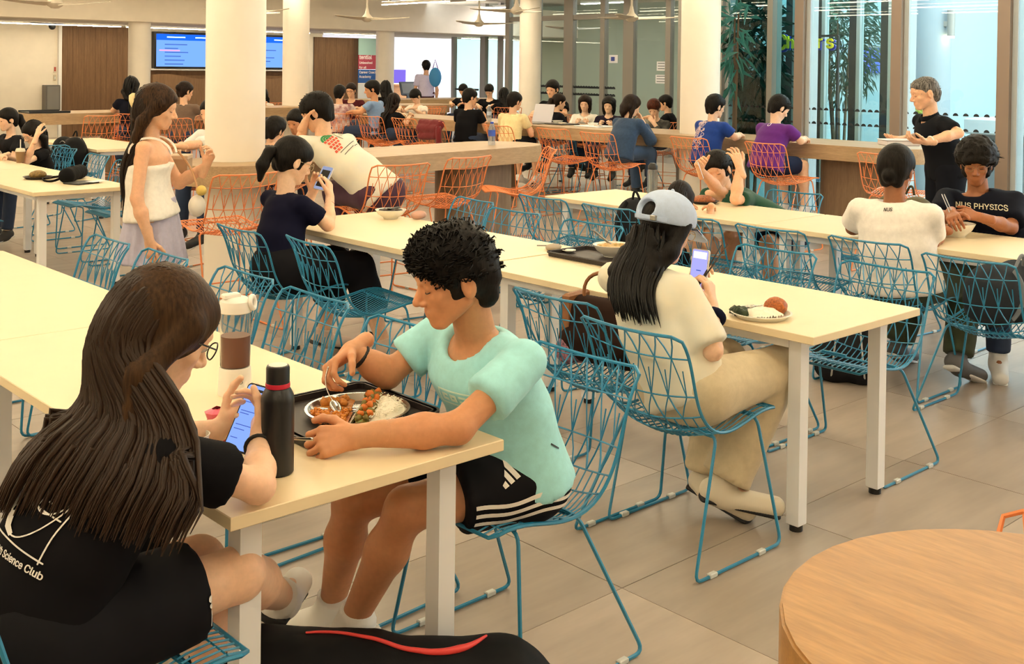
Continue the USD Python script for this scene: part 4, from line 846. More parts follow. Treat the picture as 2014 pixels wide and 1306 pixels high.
def make_top(B, top, lvl, t, cs, female):
    """top: (name, material, options: sleeve 0..2, hem, fit)"""
    nm, m, o = (list(top)+[{}])[:3]; s, ax, l, f = B.s, B.ax, B.l, B.f; e = o.get('fit', .016)*s; sl = o.get('sleeve', .55); res = {2: .010, 1: .014, 0: .019}[lvl]
    hem = B.pel+(B.c7-B.pel)*o.get('hem', -.12); shc = (B.S['L']+B.S['R'])/2
    P = [cap(hem, B.mid, .124*s*cs+e+o.get('flare', .0), .096*s*cs+e, .035, l, 1.42, fa=True), cap(B.mid, B.chest, .096*s*cs+e, .099*s*cs+e, .035, l, 1.42), cap(B.chest, shc-ax*.004*s, .099*s*cs+e, .044*s+e*.5, .035, l, 1.42)]
    if female: P += [ell(B.chest+f*.065*s+l*q*.062*s+ax*.0, V3(.06, .06, .06)*s, None, .04) for q in (1, -1)]
    if o.get('straps') is None: P.append(cap(B.S['L'], B.S['R'], .042*s+e*.4, k=.025))
    for sd in 'LR':
        el, w = B.arm[sd][0], B.arm[sd][1]; a = B.S[sd]
        if sl > 0:
            if sl <= 1: P.append(cap(a, a+(el-a)*sl, .044*s*cs+e*.5, (.043*s*cs+o.get('cuff', .018)), .018, fb=True))
            else: P += [cap(a, el, .045*s*cs+e*.5, .042*s*cs+e*.7, .02), cap(el, el+(w-el)*(sl-1), .045*s*cs+e, .034*s*cs+e*.7, .025, fb=True)]
    P.append(cap(B.c7-ax*.05*s+f*.012, B.c7+ax*.12*s+f*.03, .058*s*cs+o.get('neck', .010), .075*s*cs+.01, .008, op=1))
    cuts = []
    if o.get('straps') is not None: cuts.append((B.S['L']*.5+B.S['R']*.5-ax*o['straps']*s, ax))
    mm = sdf_mesh(P, res, cuts)
    if lvl >= 1:
        ed = mm.edges_unique
        for _ in range(3):
            ac = np.zeros_like(mm.vertices); ct = np.zeros(len(ac)); v = np.asarray(mm.vertices)
            np.add.at(ac, ed[:, 0], v[ed[:, 1]]); np.add.at(ac, ed[:, 1], v[ed[:, 0]]); np.add.at(ct, ed.ravel(), 1); mm.vertices = v+.45*(ac/np.maximum(ct, 1)[:, None]-v)
    mm = ripple(mm, o.get('wr', .006)*s, 9, o.get('seed', 2), (1, 1, .8)); ob = obj(nm, mm, m, t, smooth=True); B.top = mm; B.topo = ob
    if o.get('straps') is not None:
        for q in (1, -1):
            P0 = [B.chest+ax*.02+f*.13*s+l*q*.06*s, shc+l*q*.085*s+ax*.05*s+f*.03, shc+l*q*.08*s-f*.06*s+ax*.03*s, B.chest-f*.115*s+l*q*.05*s+ax*.02]; obj('strap', tube(spline(P0, 14), .007, 6, flat=.3), m, ob)
    if o.get('collar'): obj('collar', sdf_mesh([cap(B.c7-ax*.025*s, B.c7+ax*.015*s, .074*s*cs, .066*s*cs, .01, fa=True, fb=True), cap(B.c7-ax*.05*s, B.c7+ax*.05*s, .058*s*cs, .056*s*cs, .004, op=1)], .007), o['collar'], ob, smooth=True)
def make_bottom(B, bottom, hip, lvl, t):
    nm, m, o = (list(bottom)+[{}])[:3]; s, f, l = B.s, B.f, B.l; e = o.get('fit', .014)*s; res = {2: .010, 1: .014, 0: .019}[lvl]; ln = o.get('len', 1.9)
    P = [cap(B.pel, B.pel+(B.mid-B.pel)*.6, .100*s+e, .085*s+e, .03, l, 1.36, fb=True), cap(B.pel+l*.055*s-V3(0, 0, .005), B.pel-l*.055*s-V3(0, 0, .005), .100*s+e*.8, k=.03)]
    for sd in 'LR':
        kn, an, to = B.leg[sd]; h = hip[sd]
        if nm == 'skirt': continue
        if ln <= 1: P.append(cap(h, h+(kn-h)*ln, .09*s+e, .068*s+e*1.6, .04, fb=True))
        else: P += [cap(h, kn, .09*s+e, .058*s+e, .035), cap(kn, kn+(an-kn)*(ln-1), .056*s+e, o.get('cuff', .045)*s+e, .03, fb=True)]
    if nm == 'skirt':
        a = B.pel+V3(0, 0, .10); b = B.pel+V3(0, 0, -.10*o.get('drop', 2.6)); P = [cap(a, b, .115*s+e, .195*s, .03, l, 1.12, fb=True, fa=True)]
    mm = sdf_mesh(P, res)
    if nm == 'skirt':
        v = mm.vertices; c = B.pel; an_ = np.arctan2(v[:, 1]-c[1], v[:, 0]-c[0]); k = np.clip((c[2]+.08-v[:, 2])/.3, 0, 1); rr = 1+.055*k*np.sin(an_*17); v = v.copy(); v[:, 0] = c[0]+(v[:, 0]-c[0])*rr; v[:, 1] = c[1]+(v[:, 1]-c[1])*rr; mm = trimesh.Trimesh(v, mm.faces, process=False)
    else: mm = ripple(mm, o.get('wr', .007)*s, 11, 5)
    B.bot = mm; B.boto = obj(nm, mm, m, t, smooth=True)
def drape(B_mesh, flat, o, u, v, n, m, name, parent, off=.002, size=.02, label=None):
    """flat drawing in xy laid onto a surface: each point goes along n until it meets the mesh"""
    q = flat.copy()
    if size:
        vv, ff = trimesh.remesh.subdivide_to_size(q.vertices, q.faces, size); q = trimesh.Trimesh(vv, ff, process=False)
    u, v, n = nz(u), nz(v), nz(n); p = np.asarray(o, float)+q.vertices[:, :1]*u+q.vertices[:, 1:2]*v; src = p-n*.6
    loc, ri, _ = B_mesh.ray.intersects_location(src, np.tile(n, (len(src), 1)), multiple_hits=False)
    d = np.full(len(p), np.nan); d[ri] = (loc-src[ri])@n
    if np.isnan(d).all(): return None
    fd = d[q.faces]; keep = ~np.isnan(fd).any(1); keep[keep] &= np.ptp(fd[keep], axis=1) < .03
    if not keep.any(): return None
    d[np.isnan(d)] = np.nanmedian(d); z = q.vertices[:, 2]; pos = src+n*(d-off-z)[:, None]; r = trimesh.Trimesh(pos, q.faces[keep], process=False); r.remove_unreferenced_vertices()
    return obj(name, r, m, parent, smooth=False, label=label)
T_ = lambda n, c, **k: cloth(n, c, **k)
guy = person('person in a mint green t-shirt bent over a curry tray', (1.895, 2.295, 1.105), 180, (2.12, 2.31, .545), look=160, pitch=-15, skin='tan', hair=('curly', 'black', dict(low=-.04, t=.012)), lids=True,
    sh=(1.985, 2.31, .955), top=('t_shirt', T_('mint', 'A2E0E8'), dict(sleeve=.60, fit=.016, neck=.020, hem=-.05, cuff=.020, flare=.006, wr=.010)), bottom=('shorts', T_('black_sport', '121217', rough=.7), dict(len=.60, fit=.018)), lvl=2,
    L=dict(e=(1.76, 2.105, .785), w=(1.545, 2.21, .785), d=(-.75, .45, -.1), n=(.35, .6, -.55), h=dict(curl=.95, thumb=.8)), R=dict(e=(1.875, 2.555, .80), w=(1.785, 2.60, .875), d=(-.80, -.20, -.22), n=(-.3, -.5, -.75), h=dict(curl=.85, thumb=1.0)),
    legs={'L': (ad(800, 1000, 2.95), ad(690, 1230, 3.05), ad(640, 1262, 3.1)), 'R': (ad(695, 985, 3.12), ad(652, 1195, 3.25), ad(600, 1222, 3.3))}, shoes=('F0F0EE', 'E8E4DC'))
girl = person('person with long brown hair in a black printed t-shirt and shorts', (1.07, 2.255, 1.095), 2, (.80, 2.27, .545), look=-4, pitch=-28, female=True, skin='fair', hair=('long', 'ash', dict(len=.24, w=4.3, r=.027, spread=1.5, fit=.02, tip='C08E54', skew=(.15, -.14, -.02))), glasses='14171C',
    top=('t_shirt', T_('black_tee', '0D0C10'), dict(sleeve=.62, fit=.022, cuff=.026, hem=-.1)), bottom=('shorts', T_('black_sport', '121217', rough=.7), dict(len=.72, fit=.02)), lvl=2,
    R=dict(e=(1.20, 2.085, .785), w=(1.295, 2.25, .81), d=(.35, .55, .5), n=(-.6, .5, .3), h=dict(curl=.75)), L=dict(e=(1.13, 2.46, .79), w=(1.28, 2.40, .81), d=(.6, -.15, .35), n=(-.4, -.7, .3), h=dict(curl=.75)),
    legs={'L': ((1.22, 2.38, .52), (1.27, 2.36, .12), (1.42, 2.38, .06)), 'R': ((1.22, 2.20, .555), (1.59, 2.63, .235), (1.70, 2.74, .20))}, shoes=('EDEBE6', '1A1A1C'))
JEANS, BLACKP, KHAKI = T_('denim_dark', '2C3A55'), T_('black_trouser', '15151A'), T_('khaki', 'CBBC9E')
def seated(label, hp, yaw, lo=.12, stool=False, **kw):
    hp = np.asarray(hp, float); pz = .765 if stool else .55; f = head_frame(yaw, 0)[0]; pel = hp-f*lo*1.; pel[2] = pz
    s = float(np.clip(math.hypot(hp[2]-pz, lo-.05)/.60, .84, 1.1)); kw.setdefault('s', s)
    kw.setdefault('table', .965 if stool else .74); 
    if stool: kw.setdefault('foot_z', .32)
    if kw.pop('st', False): seat('orange', pel[0]+f[0]*.04, pel[1]+f[1]*.04, yaw, ' '.join(('orange wire stool under the '+label).split()[:15]))
    kw.setdefault('bottom', ('trousers', JEANS)); return person(label, hp, yaw, pel, **kw)
cap_p = person('person in a pale blue cap and cream shirt holding a phone', rx(1310, 452, 3.20), 3, (3.13, 2.50, .55), look=-5, pitch=-18, female=True, skin='fair', hair=('long', 'black', dict(len=.17, w=3.7, spread=1.5, fit=.025, t=.004, u0=.24)), glasses='C8B8A0', lvl=1, s=.97,
    top=('blouse', mat('cloth_cream', 'E6DEC8', .8, spec=.25, noise=.10, nscale=6, bump=.1, bscale=900, color2='D9D8CC'), dict(sleeve=.92, fit=.03, cuff=.03, hem=-.10, collar=mat('cloth_cream', 'E6DEC8'))), bottom=('trousers', KHAKI, dict(fit=.022, cuff=.07)),
    sh=(3.10, 2.68, .94), R=dict(e=ad(1402, 690, 3.86), w=ad(1400, 603, 4.03), d=(.10, .25, 1.), n=(-.2, .95, .0), h=dict(curl=1.0)), L=dict(e=ad(1318, 610, 4.25), w=ad(1352, 572, 4.20), d=(.35, -.15, .8), n=(.3, -.9, .0), h=dict(curl=.8)),
    legs={'L': ((3.52, 2.62, .55), (3.42, 2.62, .10), (3.44, 2.48, .05)), 'R': ((3.56, 2.40, .56), (3.34, 2.50, .13), (3.47, 2.38, .08))}, shoes=('E2D8C4', '17161A'))
navy = person('person with a ponytail in a navy t-shirt holding a phone', rx(577, 318, 3.33), 0, (3.20, 5.33, .55), look=-6, pitch=-22, female=True, skin='fair', hair=('pony', 'black', dict(tie='E8E0D0', low=-.03)), glasses='B8A888', lvl=1,
    top=('t_shirt', T_('navy', '0E0F26'), dict(sleeve=.66, hem=-.12)), bottom=('trousers', BLACKP, dict(len=1.55, fit=.03, cuff=.06)),
    R=dict(e=(3.43, 5.235, .785), w=ad(649, 388, 6.32), d=(.15, .35, .95), n=(-.4, .8, .2), h=dict(curl=.8)), L=dict(e=ad(588, 425, 6.40), w=ad(614, 380, 6.42), d=(.25, -.2, .9), n=(-.4, -.8, .2), h=dict(curl=.7)),
    legs={'L': ((3.62, 5.45, .53), (3.58, 5.50, .10), (3.72, 5.5, .045)), 'R': ((3.62, 5.22, .53), (3.70, 5.06, .10), (3.84, 4.98, .045))}, shoes=('D8C0B0', '2A2A2A'))
print5 = person('person on a stool in a cream shirt printed with a green arch, head in hand', ry(622, 222, 6.86), 90, (4.66, 6.46, .765), look=128, pitch=-26, skin='light', hair=('short', 'black', dict(t=.02)), lvl=1, s=1.04, table=.965,
    top=('t_shirt', T_('cream', 'E6DAC0'), dict(sleeve=.95, fit=.022, cuff=.03, hem=-.05)), bottom=('trousers', T_('plum', '4A2F42'), dict(fit=.02)),
    L=dict(e=ry(585, 296, 6.98), w=ry(600, 240, 6.88), d=(.35, -.3, .75), n=(.6, -.75, -.2), h=dict(curl=.65)), R='table',
    legs={'L': ((4.55, 6.86, .74), (4.56, 6.80, .33), (4.56, 6.94, .27)), 'R': ((4.80, 6.86, .74), (4.80, 6.80, .33), (4.80, 6.94, .27))}, shoes=('38383C', 'D8D8D8'))
stand = person('standing person in a white camisole and lavender pleated skirt', ad(311, 212, 6.05), -38, ad(311, 212, 6.05)-np.array([.02, -.02, .575]), look=-38, pitch=-14, female=True, skin='light', hair=('long', 'brown', dict(len=.40, w=1.5, fit=.0, tip='5A3A26')), lids=True, lvl=1, s=.93,
    top=('camisole', T_('white', 'F0ECE4'), dict(sleeve=0, straps=.105, fit=.022, hem=-.04, flare=.022, neck=.01, wr=.004)), bottom=('skirt', T_('lavender', 'B9B6CE'), dict(drop=2.5)), R='down', L='phone', legs='stand', shoes=('EDEAE4', 'F0F0F0'))
man = person('standing person with grey cropped hair in a black polo holding a plate', ad(1818, 184, 8.55), 145, ad(1862, 300, 8.6)*[1, 1, 0]+[0, 0, .93], look=140, pitch=-14, skin='light', hair=('short', 'grey', dict(t=.002, low=-.03, face=-.022)), lids=True, lvl=1, s=1.0, legs='stand',
    top=('polo_shirt', T_('black_polo', '15171D'), dict(sleeve=.72, hem=-.12, fit=.02, collar=T_('black_polo', '15171D'))), bottom=('trousers', T_('dark_trouser', '14161E'), dict(fit=.02)),
    R=dict(e=ad(1842, 262, 8.85), w=ad(1782, 272, 8.75), d=(-.7, .5, -.1), n=(0, 0, 1), h=dict(curl=.4)), L=dict(e=ad(1885, 262, 8.25), w=ad(1822, 279, 8.15), d=(-.75, .6, .05), n=(.2, .3, .9), h=dict(curl=.6)), shoes=('1A1A1C', '101010'))
green = person('person in a green t-shirt with a hand on the head', rx(1412, 336, 6.45), 180, (6.66, 4.47, .55), look=200, pitch=-14, roll=14, skin='light', hair=('short', 'black', dict(t=.024)), lids=True, lvl=1,
    top=('t_shirt', T_('green', '1F4A38'), dict(sleeve=.7)), L=dict(e=rx(1447, 392, 6.24), w=rx(1455, 330, 6.30), d=(.0, .3, .7), n=(.3, .6, -.4), h=dict(curl=.45, spread=.3)), R=dict(e=(6.44, 4.85, .80), w=rx(1378, 335, 6.22), d=(-.5, -.2, .6), n=(-.2, -.8, -.2), h=dict(curl=.8)),
    legs={'L': ((6.25, 4.32, .52), (6.30, 4.30, .10), (6.16, 4.30, .04)), 'R': ((6.25, 4.62, .52), (6.20, 4.66, .10), (6.06, 4.68, .04))}, bottom=('shorts', T_('navy_short', '1E2740'), dict(len=.85)), shoes=('D8D8D4', 'F0F0F0'))
darkh = seated('person with dark hair and lace dress half hidden behind the pale cap', rx(1338, 392, 5.66), 4, .16, female=True, skin='light', hair=('long', 'dark', dict(len=.3, w=1.9)), lvl=1, look=20, pitch=-20, top=('lace_dress', mat('cloth_lace', '8C8478', .9, color2='2C2A28', nscale=130), dict(sleeve=.12)), bottom=('skirt', T_('black_trouser', '15151A'), dict(drop=1.6)))
white = person('person seen from behind in a white t-shirt with olive trousers', rx(1764, 335, 5.62), 12, (5.60, 3.02, .55), look=10, pitch=-8, skin='brown', hair=('bun', 'black', dict(bun=(-.10, .0, -.035), t=.018)), lvl=1, s=1.02, glasses='20242A',
    top=('t_shirt', T_('white_tee', 'EFE9E2'), dict(sleeve=.75, fit=.035, cuff=.03, hem=-.12)), bottom=('trousers', T_('olive', '3F4532'), dict(fit=.03)), R=dict(e=rx(1832, 478, 5.70), w=(5.98, 2.98, .80), d=(.6, .7, .1), n=(0, 0, -1), h=dict(curl=.6)), L='table',
    legs={'L': ((6.02, 3.14, .53), (5.9, 3.2, .1), (6.04, 3.2, .045)), 'R': ((6.02, 2.86, .53), (5.80, 2.80, .12), (5.94, 2.76, .045))}, shoes=('5A5A5C', 'E0E0E0'))
curly = person('person with curly black hair and glasses in a navy physics t-shirt', rx(1920, 322, 6.50), 208, (6.64, 2.84, .55), look=204, pitch=-14, skin='brown', hair=('curly', 'black', dict(t=.035, low=-.06, fringe=True, face=-.05, rip=.02)), lids=True, lvl=1, s=1.02, glasses='8A6A48',
    top=('t_shirt', T_('navy_phys', '10131F'), dict(sleeve=.80, fit=.03, cuff=.03)), R=dict(e=ad(1846, 432, 6.52), w=ad(1872, 420, 6.34), d=(-.6, -.35, -.1), n=(0, -.4, -.8), h=dict(curl=.8)), L=dict(e=ad(1988, 448, 6.45), w=ad(1930, 428, 6.32), d=(-.5, .5, .15), n=(.1, .6, -.5), h=dict(curl=.8)), shoes=('E0E0E0', 'F0F0F0'), bottom=('trousers', JEANS))
# across the hall
def far(label, hp, yaw, shirt, hair, skin='light', stool=True, **k):
    k.setdefault('lvl', 0); o = k.pop('o', {}); lo = k.pop('lo', .10)
    return seated(label, hp, yaw, lo, stool, skin=skin, hair=hair, top=('shirt', shirt, o), **k)
BK = T_('black_plain', '101014'); WT = T_('white_plain', 'ECE6DC')
far('person with a hand on the neck in black at the left table', rx(64, 262, 3.80), 188, BK, ('long', 'black', dict(len=.1)), 'fair', False, female=True, lvl=1, pitch=-30, glasses='A89880', L=dict(e=rx(52, 318, 3.66), w=rx(72, 268, 3.72), d=(.3, .1, .9), n=(.8, .3, 0), h=dict(curl=.3)))
far('person in black at the left edge of the photo', rx(14, 236, 3.85), 190, T_('charcoal', '1E1E22'), ('pony', 'black'), 'fair', False, female=True, pitch=-12, L='phone')
far('dark-haired person in a navy top against the wood panel', ry(259, 170, 14.25), 70, T_('deep_navy', '10121F'), ('long', 'black', dict(len=.25)), female=True, look=40, pitch=-14, st=True)
far('person with a pale hair claw in a brown top', ry(365, 180, 12.9), 40, T_('brown_top', '6A5648'), ('bun', 'dark', dict(bun=(-.12, 0, .03))), female=True, look=10, st=True)
far('person in a white top with a hand at the mouth before the wavy panel', ry(516, 187, 16.6), 215, WT, ('long', 'black', dict(len=.2)), female=True, R='mouth', pitch=-10, st=True)
far('person in a striped shirt mostly hidden by the nearest column', ry(415, 222, 8.25), 200, mat('cloth_stripe', 'E2E6E4', .85), ('short', 'black'), lo=.2, L=dict(e=ry(385, 285, 7.85), w=ry(352, 288, 7.8), d=(-.8, -.1, .1), n=(0, .3, -1)), o=dict(sleeve=.9), st=True)
far('dark-haired person in grey behind the oak counter, back of the head in view', ry(541, 258, 8.15), 25, T_('grey_tee', '4A4644'), ('curly', 'black'), look=20, pitch=-16, st=True)
far('person facing left beside the cream printed shirt', ry(582, 240, 8.75), 205, T_('taupe', '8A7A6A'), ('short', 'black'), 'tan', pitch=-20, st=True)
far('person in a red and white patterned jersey', ad(668, 184, 15.6), 55, mat('cloth_jersey', '7A1630', .85, color2='E8DCD8', nscale=9), ('curly', 'black'), look=40, st=True)
far('person in glasses and dark red facing the patterned jersey', ad(690, 178, 17.0), 215, T_('dark_red', '4A1A20'), ('short', 'dark'), glasses='181818', st=True)
far('person in a light blue shirt leaning on the far counter', ad(731, 176, 15.4), 120, T_('light_blue', '7E9CC8'), ('short', 'black'), 'tan', look=150, st=True)
far('long-haired person behind the light blue shirt', ad(758, 173, 18.2), 70, BK, ('long', 'black', dict(len=.2)), female=True, st=True)
far('person with long hair in a black dress at the window counter', rx(775, 200, 8.98), 8, BK, ('long', 'dark', dict(len=.26, tip='5A4030')), 'fair', female=True, lvl=0, look=20, pitch=-12)
far('person with head bowed in a pale top across the counter', rx(817, 190, 10.6), 190, T_('pale_top', 'E8DCD0'), ('short', 'black', dict(t=.02)), 'fair', pitch=-45, st=True)
far('person in a black cap and t-shirt looking at a phone', rx(925, 192, 9.05), 18, BK, ('short', 'black'), glasses='2A2A2A', L='phone', R='phone', look=-10)
far('person in dark clothes, face down, before the glass doors, left one', ad(911, 178, 20.0), 200, BK, ('short', 'black'), pitch=-35, st=True)
far('person looking down before the glass doors, middle one', ad(962, 179, 19.0), 210, BK, ('short', 'black'), 'fair', pitch=-35, st=True)
far('person with dark hair before the glass doors, right one', ad(991, 186, 18.6), 60, BK, ('long', 'black', dict(len=.15)), female=True, st=True)
far('person in a cream t-shirt with a back print at the window counter', rx(1013, 200, 9.02), 14, T_('butter', 'E4D3A0'), ('short', 'black', dict(t=.02)), lvl=0, look=0, L='phone', R='phone', bottom=('shorts', BLACKP, dict(len=.9)), shoes=('ECECEC', 'F4F4F4'))
far('person in black behind the seated pair by the slim column', ad(1086, 176, 15.6), 190, BK, ('short', 'black'), look=200, st=True)
far('person in black facing right by the slim column', rx(1100, 201, 10.75), -20, T_('navy_blk', '12131C'), ('pony', 'dark'), 'fair', female=True, R='phone', L='phone', st=True)
far('person in a white t-shirt facing the camera by the far glass', rx(1150, 204, 10.75), 215, WT, ('bob', 'dark'), 'fair', female=True, R='phone', L='phone', st=True)
far('person in black with a fringe smiling at a phone by the far glass', rx(1197, 207, 10.75), 212, T_('aubergine', '201828'), ('bob', 'black', dict(fringe=True)), 'fair', female=True, R='phone', L='phone', st=True)
denim = far('person in a denim jacket eating on an orange stool', rx(1243, 208, 9.08), 0, T_('denim', '2F4562', noise=.15), ('bob', 'dark', dict(len=.2)), 'fair', lo=.18, lvl=1, look=-18, pitch=-24, R='mouth', o=dict(sleeve=1.85, fit=.03, hem=-.2), bottom=('trousers', T_('blue_jean', '3A5070')), shoes=('26262A', 'F0F0F0'))
far('person with reddish hair in a grey and black jacket eating', rx(1286, 214, 10.55), 190, mat('cloth_jacket', '9A9488', .85, color2='1E1E20', nscale=3), ('curly', 'red'), 'fair', look=205, pitch=-30, L='mouth', o=dict(sleeve=1.8), st=True)
far('person in dark clothes between the red hair and the broad column', ad(1308, 203, 15.2), 120, BK, ('short', 'black'), st=True)
blue = far('person in a royal blue t-shirt with a pale printed back', rx(1408, 210, 9.10), -6, T_('royal', '153A8A'), ('short', 'black', dict(t=.022, low=-.05)), 'fair', lvl=1, look=-14, o=dict(sleeve=.7, fit=.025), bottom=('shorts', T_('grey_short', '38342E'), dict(len=.9)), lo=.14)
purple = far('person in a purple t-shirt at the window counter', rx(1533, 213, 9.14), -6, T_('purple', '5A2078'), ('short', 'black', dict(t=.02)), 'fair', lvl=1, look=-24, pitch=-30, o=dict(sleeve=.72, fit=.028), bottom=('shorts', T_('navy_short', '1E2740'), dict(len=.8)), lo=.18, shoes=('ECECEC', 'F4F4F4'))
q = ad(838, 131, 25.6)
person('standing person in a lavender shirt with a blue bag in the lobby', q, 60, q-[.0, 0, .60], skin='light', hair=('short', 'black', dict(t=.02)), top=('shirt', T_('lilac', 'C9C4E4'), dict(sleeve=.7)), bottom=('trousers', T_('wine', '4A2436')), L='down', R='down', legs='stand', s=1.05)
# ------------------------------------------------------------------ worn things, prints
def hat(B, m, name='cap', hole=True, lvl=1):
    H = np.stack([B.hf, B.hl, B.hu], 1); s = B.s; hd = B.hd; res = .006 if lvl else .010
    P = [ell(hd(-.014, 0, .050), V3(.126, .106, .098)*s, H, .01)]; tilt = nz(-B.hu+B.hf*.12)
    if hole: P.append(ell(hd(-.13, 0, .055), V3(.04, .042, .034)*s, H, .005, op=1))
    c = sdf_mesh(P, res, [(hd(0, 0, .022), tilt)]); o = obj(name, c, m, B.t, smooth=True)
    V, F, n = [], [], 14
    for zz in (0, -.005):
        for i in range(n+1):
            a = math.radians(-72+144*i/n)
            for r in (0, .35, .7, 1): V.append(hd(.045+(.062+.080*r)*math.cos(a)*1.05, (.094+.012*r*math.cos(a))*math.sin(a)*(1+.05*r), .032+zz-.03*r*math.cos(a)-.10*((.09*math.sin(a))**2)*10*r))
    st = 4
    for q in (0, 1):
        for i in range(n):
            for j in range(3):
                a = q*(n+1)*st+i*st+j; f = [(a, a+st, a+st+1), (a, a+st+1, a+1)]; F += f if q else [x[::-1] for x in f]
    h = (n+1)*st
    for i in range(n): a = i*st+3; F += [(a, a+st, a+st+h), (a, a+st+h, a+h)]
    obj('brim', trimesh.Trimesh(V, F, process=False), m, o, smooth=True)
    obj('button', move(trimesh.creation.icosphere(1, .008), hd(-.014, 0, .148)), m, o)
    if hole:
        P = [hd(-.014-.124*math.cos(a), .106*math.sin(a), .030-.010*math.cos(a)) for a in np.linspace(-.9, .9, 13)]; V = []
        obj('strap', tube(P, .009, 6, flat=.25), m, o); obj('buckle', move(bx(-.006, .006, -.012, .012, -.009, .009, .002), P[3]), M_steel, o)
M_cap = cloth('cap_blue', 'B4C6E6', bump=.3)
hat(cap_p, M_cap)
obj('cap_logo', frame_m(text('1', .012, .001, True), cap_p.hd(.02, -.094, .062), cap_p.hf, cap_p.hu, -cap_p.hl), M_black, cap_p.t, smooth=False)
def ring(B, sd, back, r, w, m, name, seg=18, sides=8):
    e, wr = B.arm[sd][0], B.arm[sd][1]; d = nz(wr-e); tm = trimesh.creation.torus(r, w, seg, sides); tm.apply_transform(trimesh.geometry.align_vectors((0, 0, 1), d)); tm.apply_translation(wr-d*back); return obj(name, tm, m, B.t, smooth=True)
M_rub = mat('rubber_black', '0E0E10', .6)
ring(guy, 'R', .035, .029, .006, M_rub, 'wristband'); ring(girl, 'R', .015, .028, .0045, M_rub, 'hair_tie_bracelet'); ring(cap_p, 'R', .055, .034, .016, cloth('scrunchie', '14182E', bump=.4), 'scrunchie'); ring(man, 'L', .04, .030, .007, mat('watch_strap', 'D8D4CC', .4), 'watch'); ring(navy, 'R', .05, .027, .002, mat('bracelet_pink', 'C07868', .4), 'bracelet')
ring(curly, 'L', .03, .028, .002, mat('bracelet_gold', 'C8A060', .4, metal=.6), 'bracelet')
sc_ = ripple(trimesh.creation.torus(.030, .017, 18, 8), .008, 60); sc_.apply_transform(trimesh.geometry.align_vectors((0, 0, 1), nz(-stand.hf*.8-stand.hu*.5))); sc_.apply_translation(stand.hd(-.135, .0, -.0)); obj('hair_scrunchie', sc_, cloth('scrunchie_cream', 'E2CF9E'), stand.t, smooth=True)
lp = nz(-stand.hf)
# shirt prints
WHITE = mat('print_white', 'E8E4DE', .8)
def strokes(L, w): return [LineString(p).buffer(w) for p in L]
def flat(polys, d=.0006):
    u = unary_union(polys); return cat([trimesh.creation.extrude_polygon(g, d, engine='earcut') for g in getattr(u, 'geoms', [u]) if g.area > 1e-8])
gu = nz(girl.ax); gr = V3(0, -1, 0); gb = girl.mid+(girl.c7-girl.mid)*.36; gn = nz(np.cross(gr, gu)); gn = gn if gn[0] > 0 else -gn
arc = [(.11*math.cos(a)-.0, .13*math.sin(a)) for a in np.linspace(-1.9, 1.75, 40)]
L_ = strokes([arc, [(.115, -.15), (.125, .12)], [(-.12, -.135), (.125, -.145)], [(.0, .02), (.115, .01)], [(.0, -.055), (.11, -.06)], [(.01, .03), (.008, -.06)], [(.0, -.025), (.065, -.03)], [(.03, -.01), (.027, -.05)], [(.045, -.005), (.043, -.052)], [(.02, -.02), (.06, -.022)], [(.02, -.036), (.06, -.038)], [(.055, .20), (.12, .185)], [(.05, .075), (.085, .07)]], .0017)
L_ += [affinity.rotate(Point(.055, -.02).buffer(1).exterior.buffer(.02) if False else LineString([(.055+.047*math.cos(a), -.02+.042*math.sin(a)) for a in np.linspace(0, 6.2, 40)]).buffer(.0018), 0)]
arm_ = Polygon([(-.10, .05), (-.05, .07), (.0, .105), (.05, .135), (.085, .165), (.092, .155), (.06, .12), (.02, .085), (-.03, .05), (-.07, .03)]); leg_ = Polygon([(-.10, .02), (-.075, .03), (-.06, -.02), (-.05, -.07), (-.025, -.115), (.0, -.125), (-.01, -.135), (-.05, -.125), (-.08, -.09), (-.1, -.12), (-.125, -.11), (-.115, -.05)])
holes = unary_union([Point(*(RNG.uniform((-.11, -.12), (.08, .16)))).buffer(RNG.uniform(.002, .006), 4) for _ in range(50)])
fl = flat([affinity.scale(g, .82, .9, origin=(0, 0)) for g in L_+[arm_.difference(holes), leg_.difference(holes)]]); 
drape(girl.top, fl, gb+gr*.015-gu*.0, gr, gu, gn, WHITE, 'back_print', girl.topo, .003, .02, 'white line drawing of arcs, squares and a limb on the back')
drape(girl.top, text('45th Science Club', .013, .0006, True), gb+gr*.05-gu*.150, gr, gu, gn, WHITE, 'back_lettering', girl.topo, .003, .02, 'white lettering')
kn = girl.leg['R'][0]; hp_ = girl.pel-girl.l*.085; tu = nz(kn-hp_); o_ = hp_+tu*.30
drape(girl.bot, flat([Point(0, .012).buffer(.007), Point(0, -.002).buffer(.005), sbox(-.001, -.045, .001, -.012)]), o_+V3(0, 0, .01), tu, np.cross(tu, V3(0, -1, 0))*-1, V3(0, 1, 0), WHITE, 'shorts_logo', girl.boto, .003, .01)
kn = guy.leg['L'][0]; hp_ = guy.pel+guy.l*.085; tu = nz(kn-hp_); vv = nz(np.cross(V3(0, 1, 0), tu)); vv = vv if vv[2] > 0 else -vv
st_ = [LineString([(x, y0+.006*math.sin(x*34)) for x in np.linspace(-.06, .235, 30)]).buffer(.0055, cap_style=2) for y0 in (-.062, -.038, -.014)]
drape(guy.bot, flat(st_), hp_+vv*.01, tu, vv, V3(0, 1, 0), WHITE, 'side_stripes', guy.boto, .003, .015, 'three white side stripes')
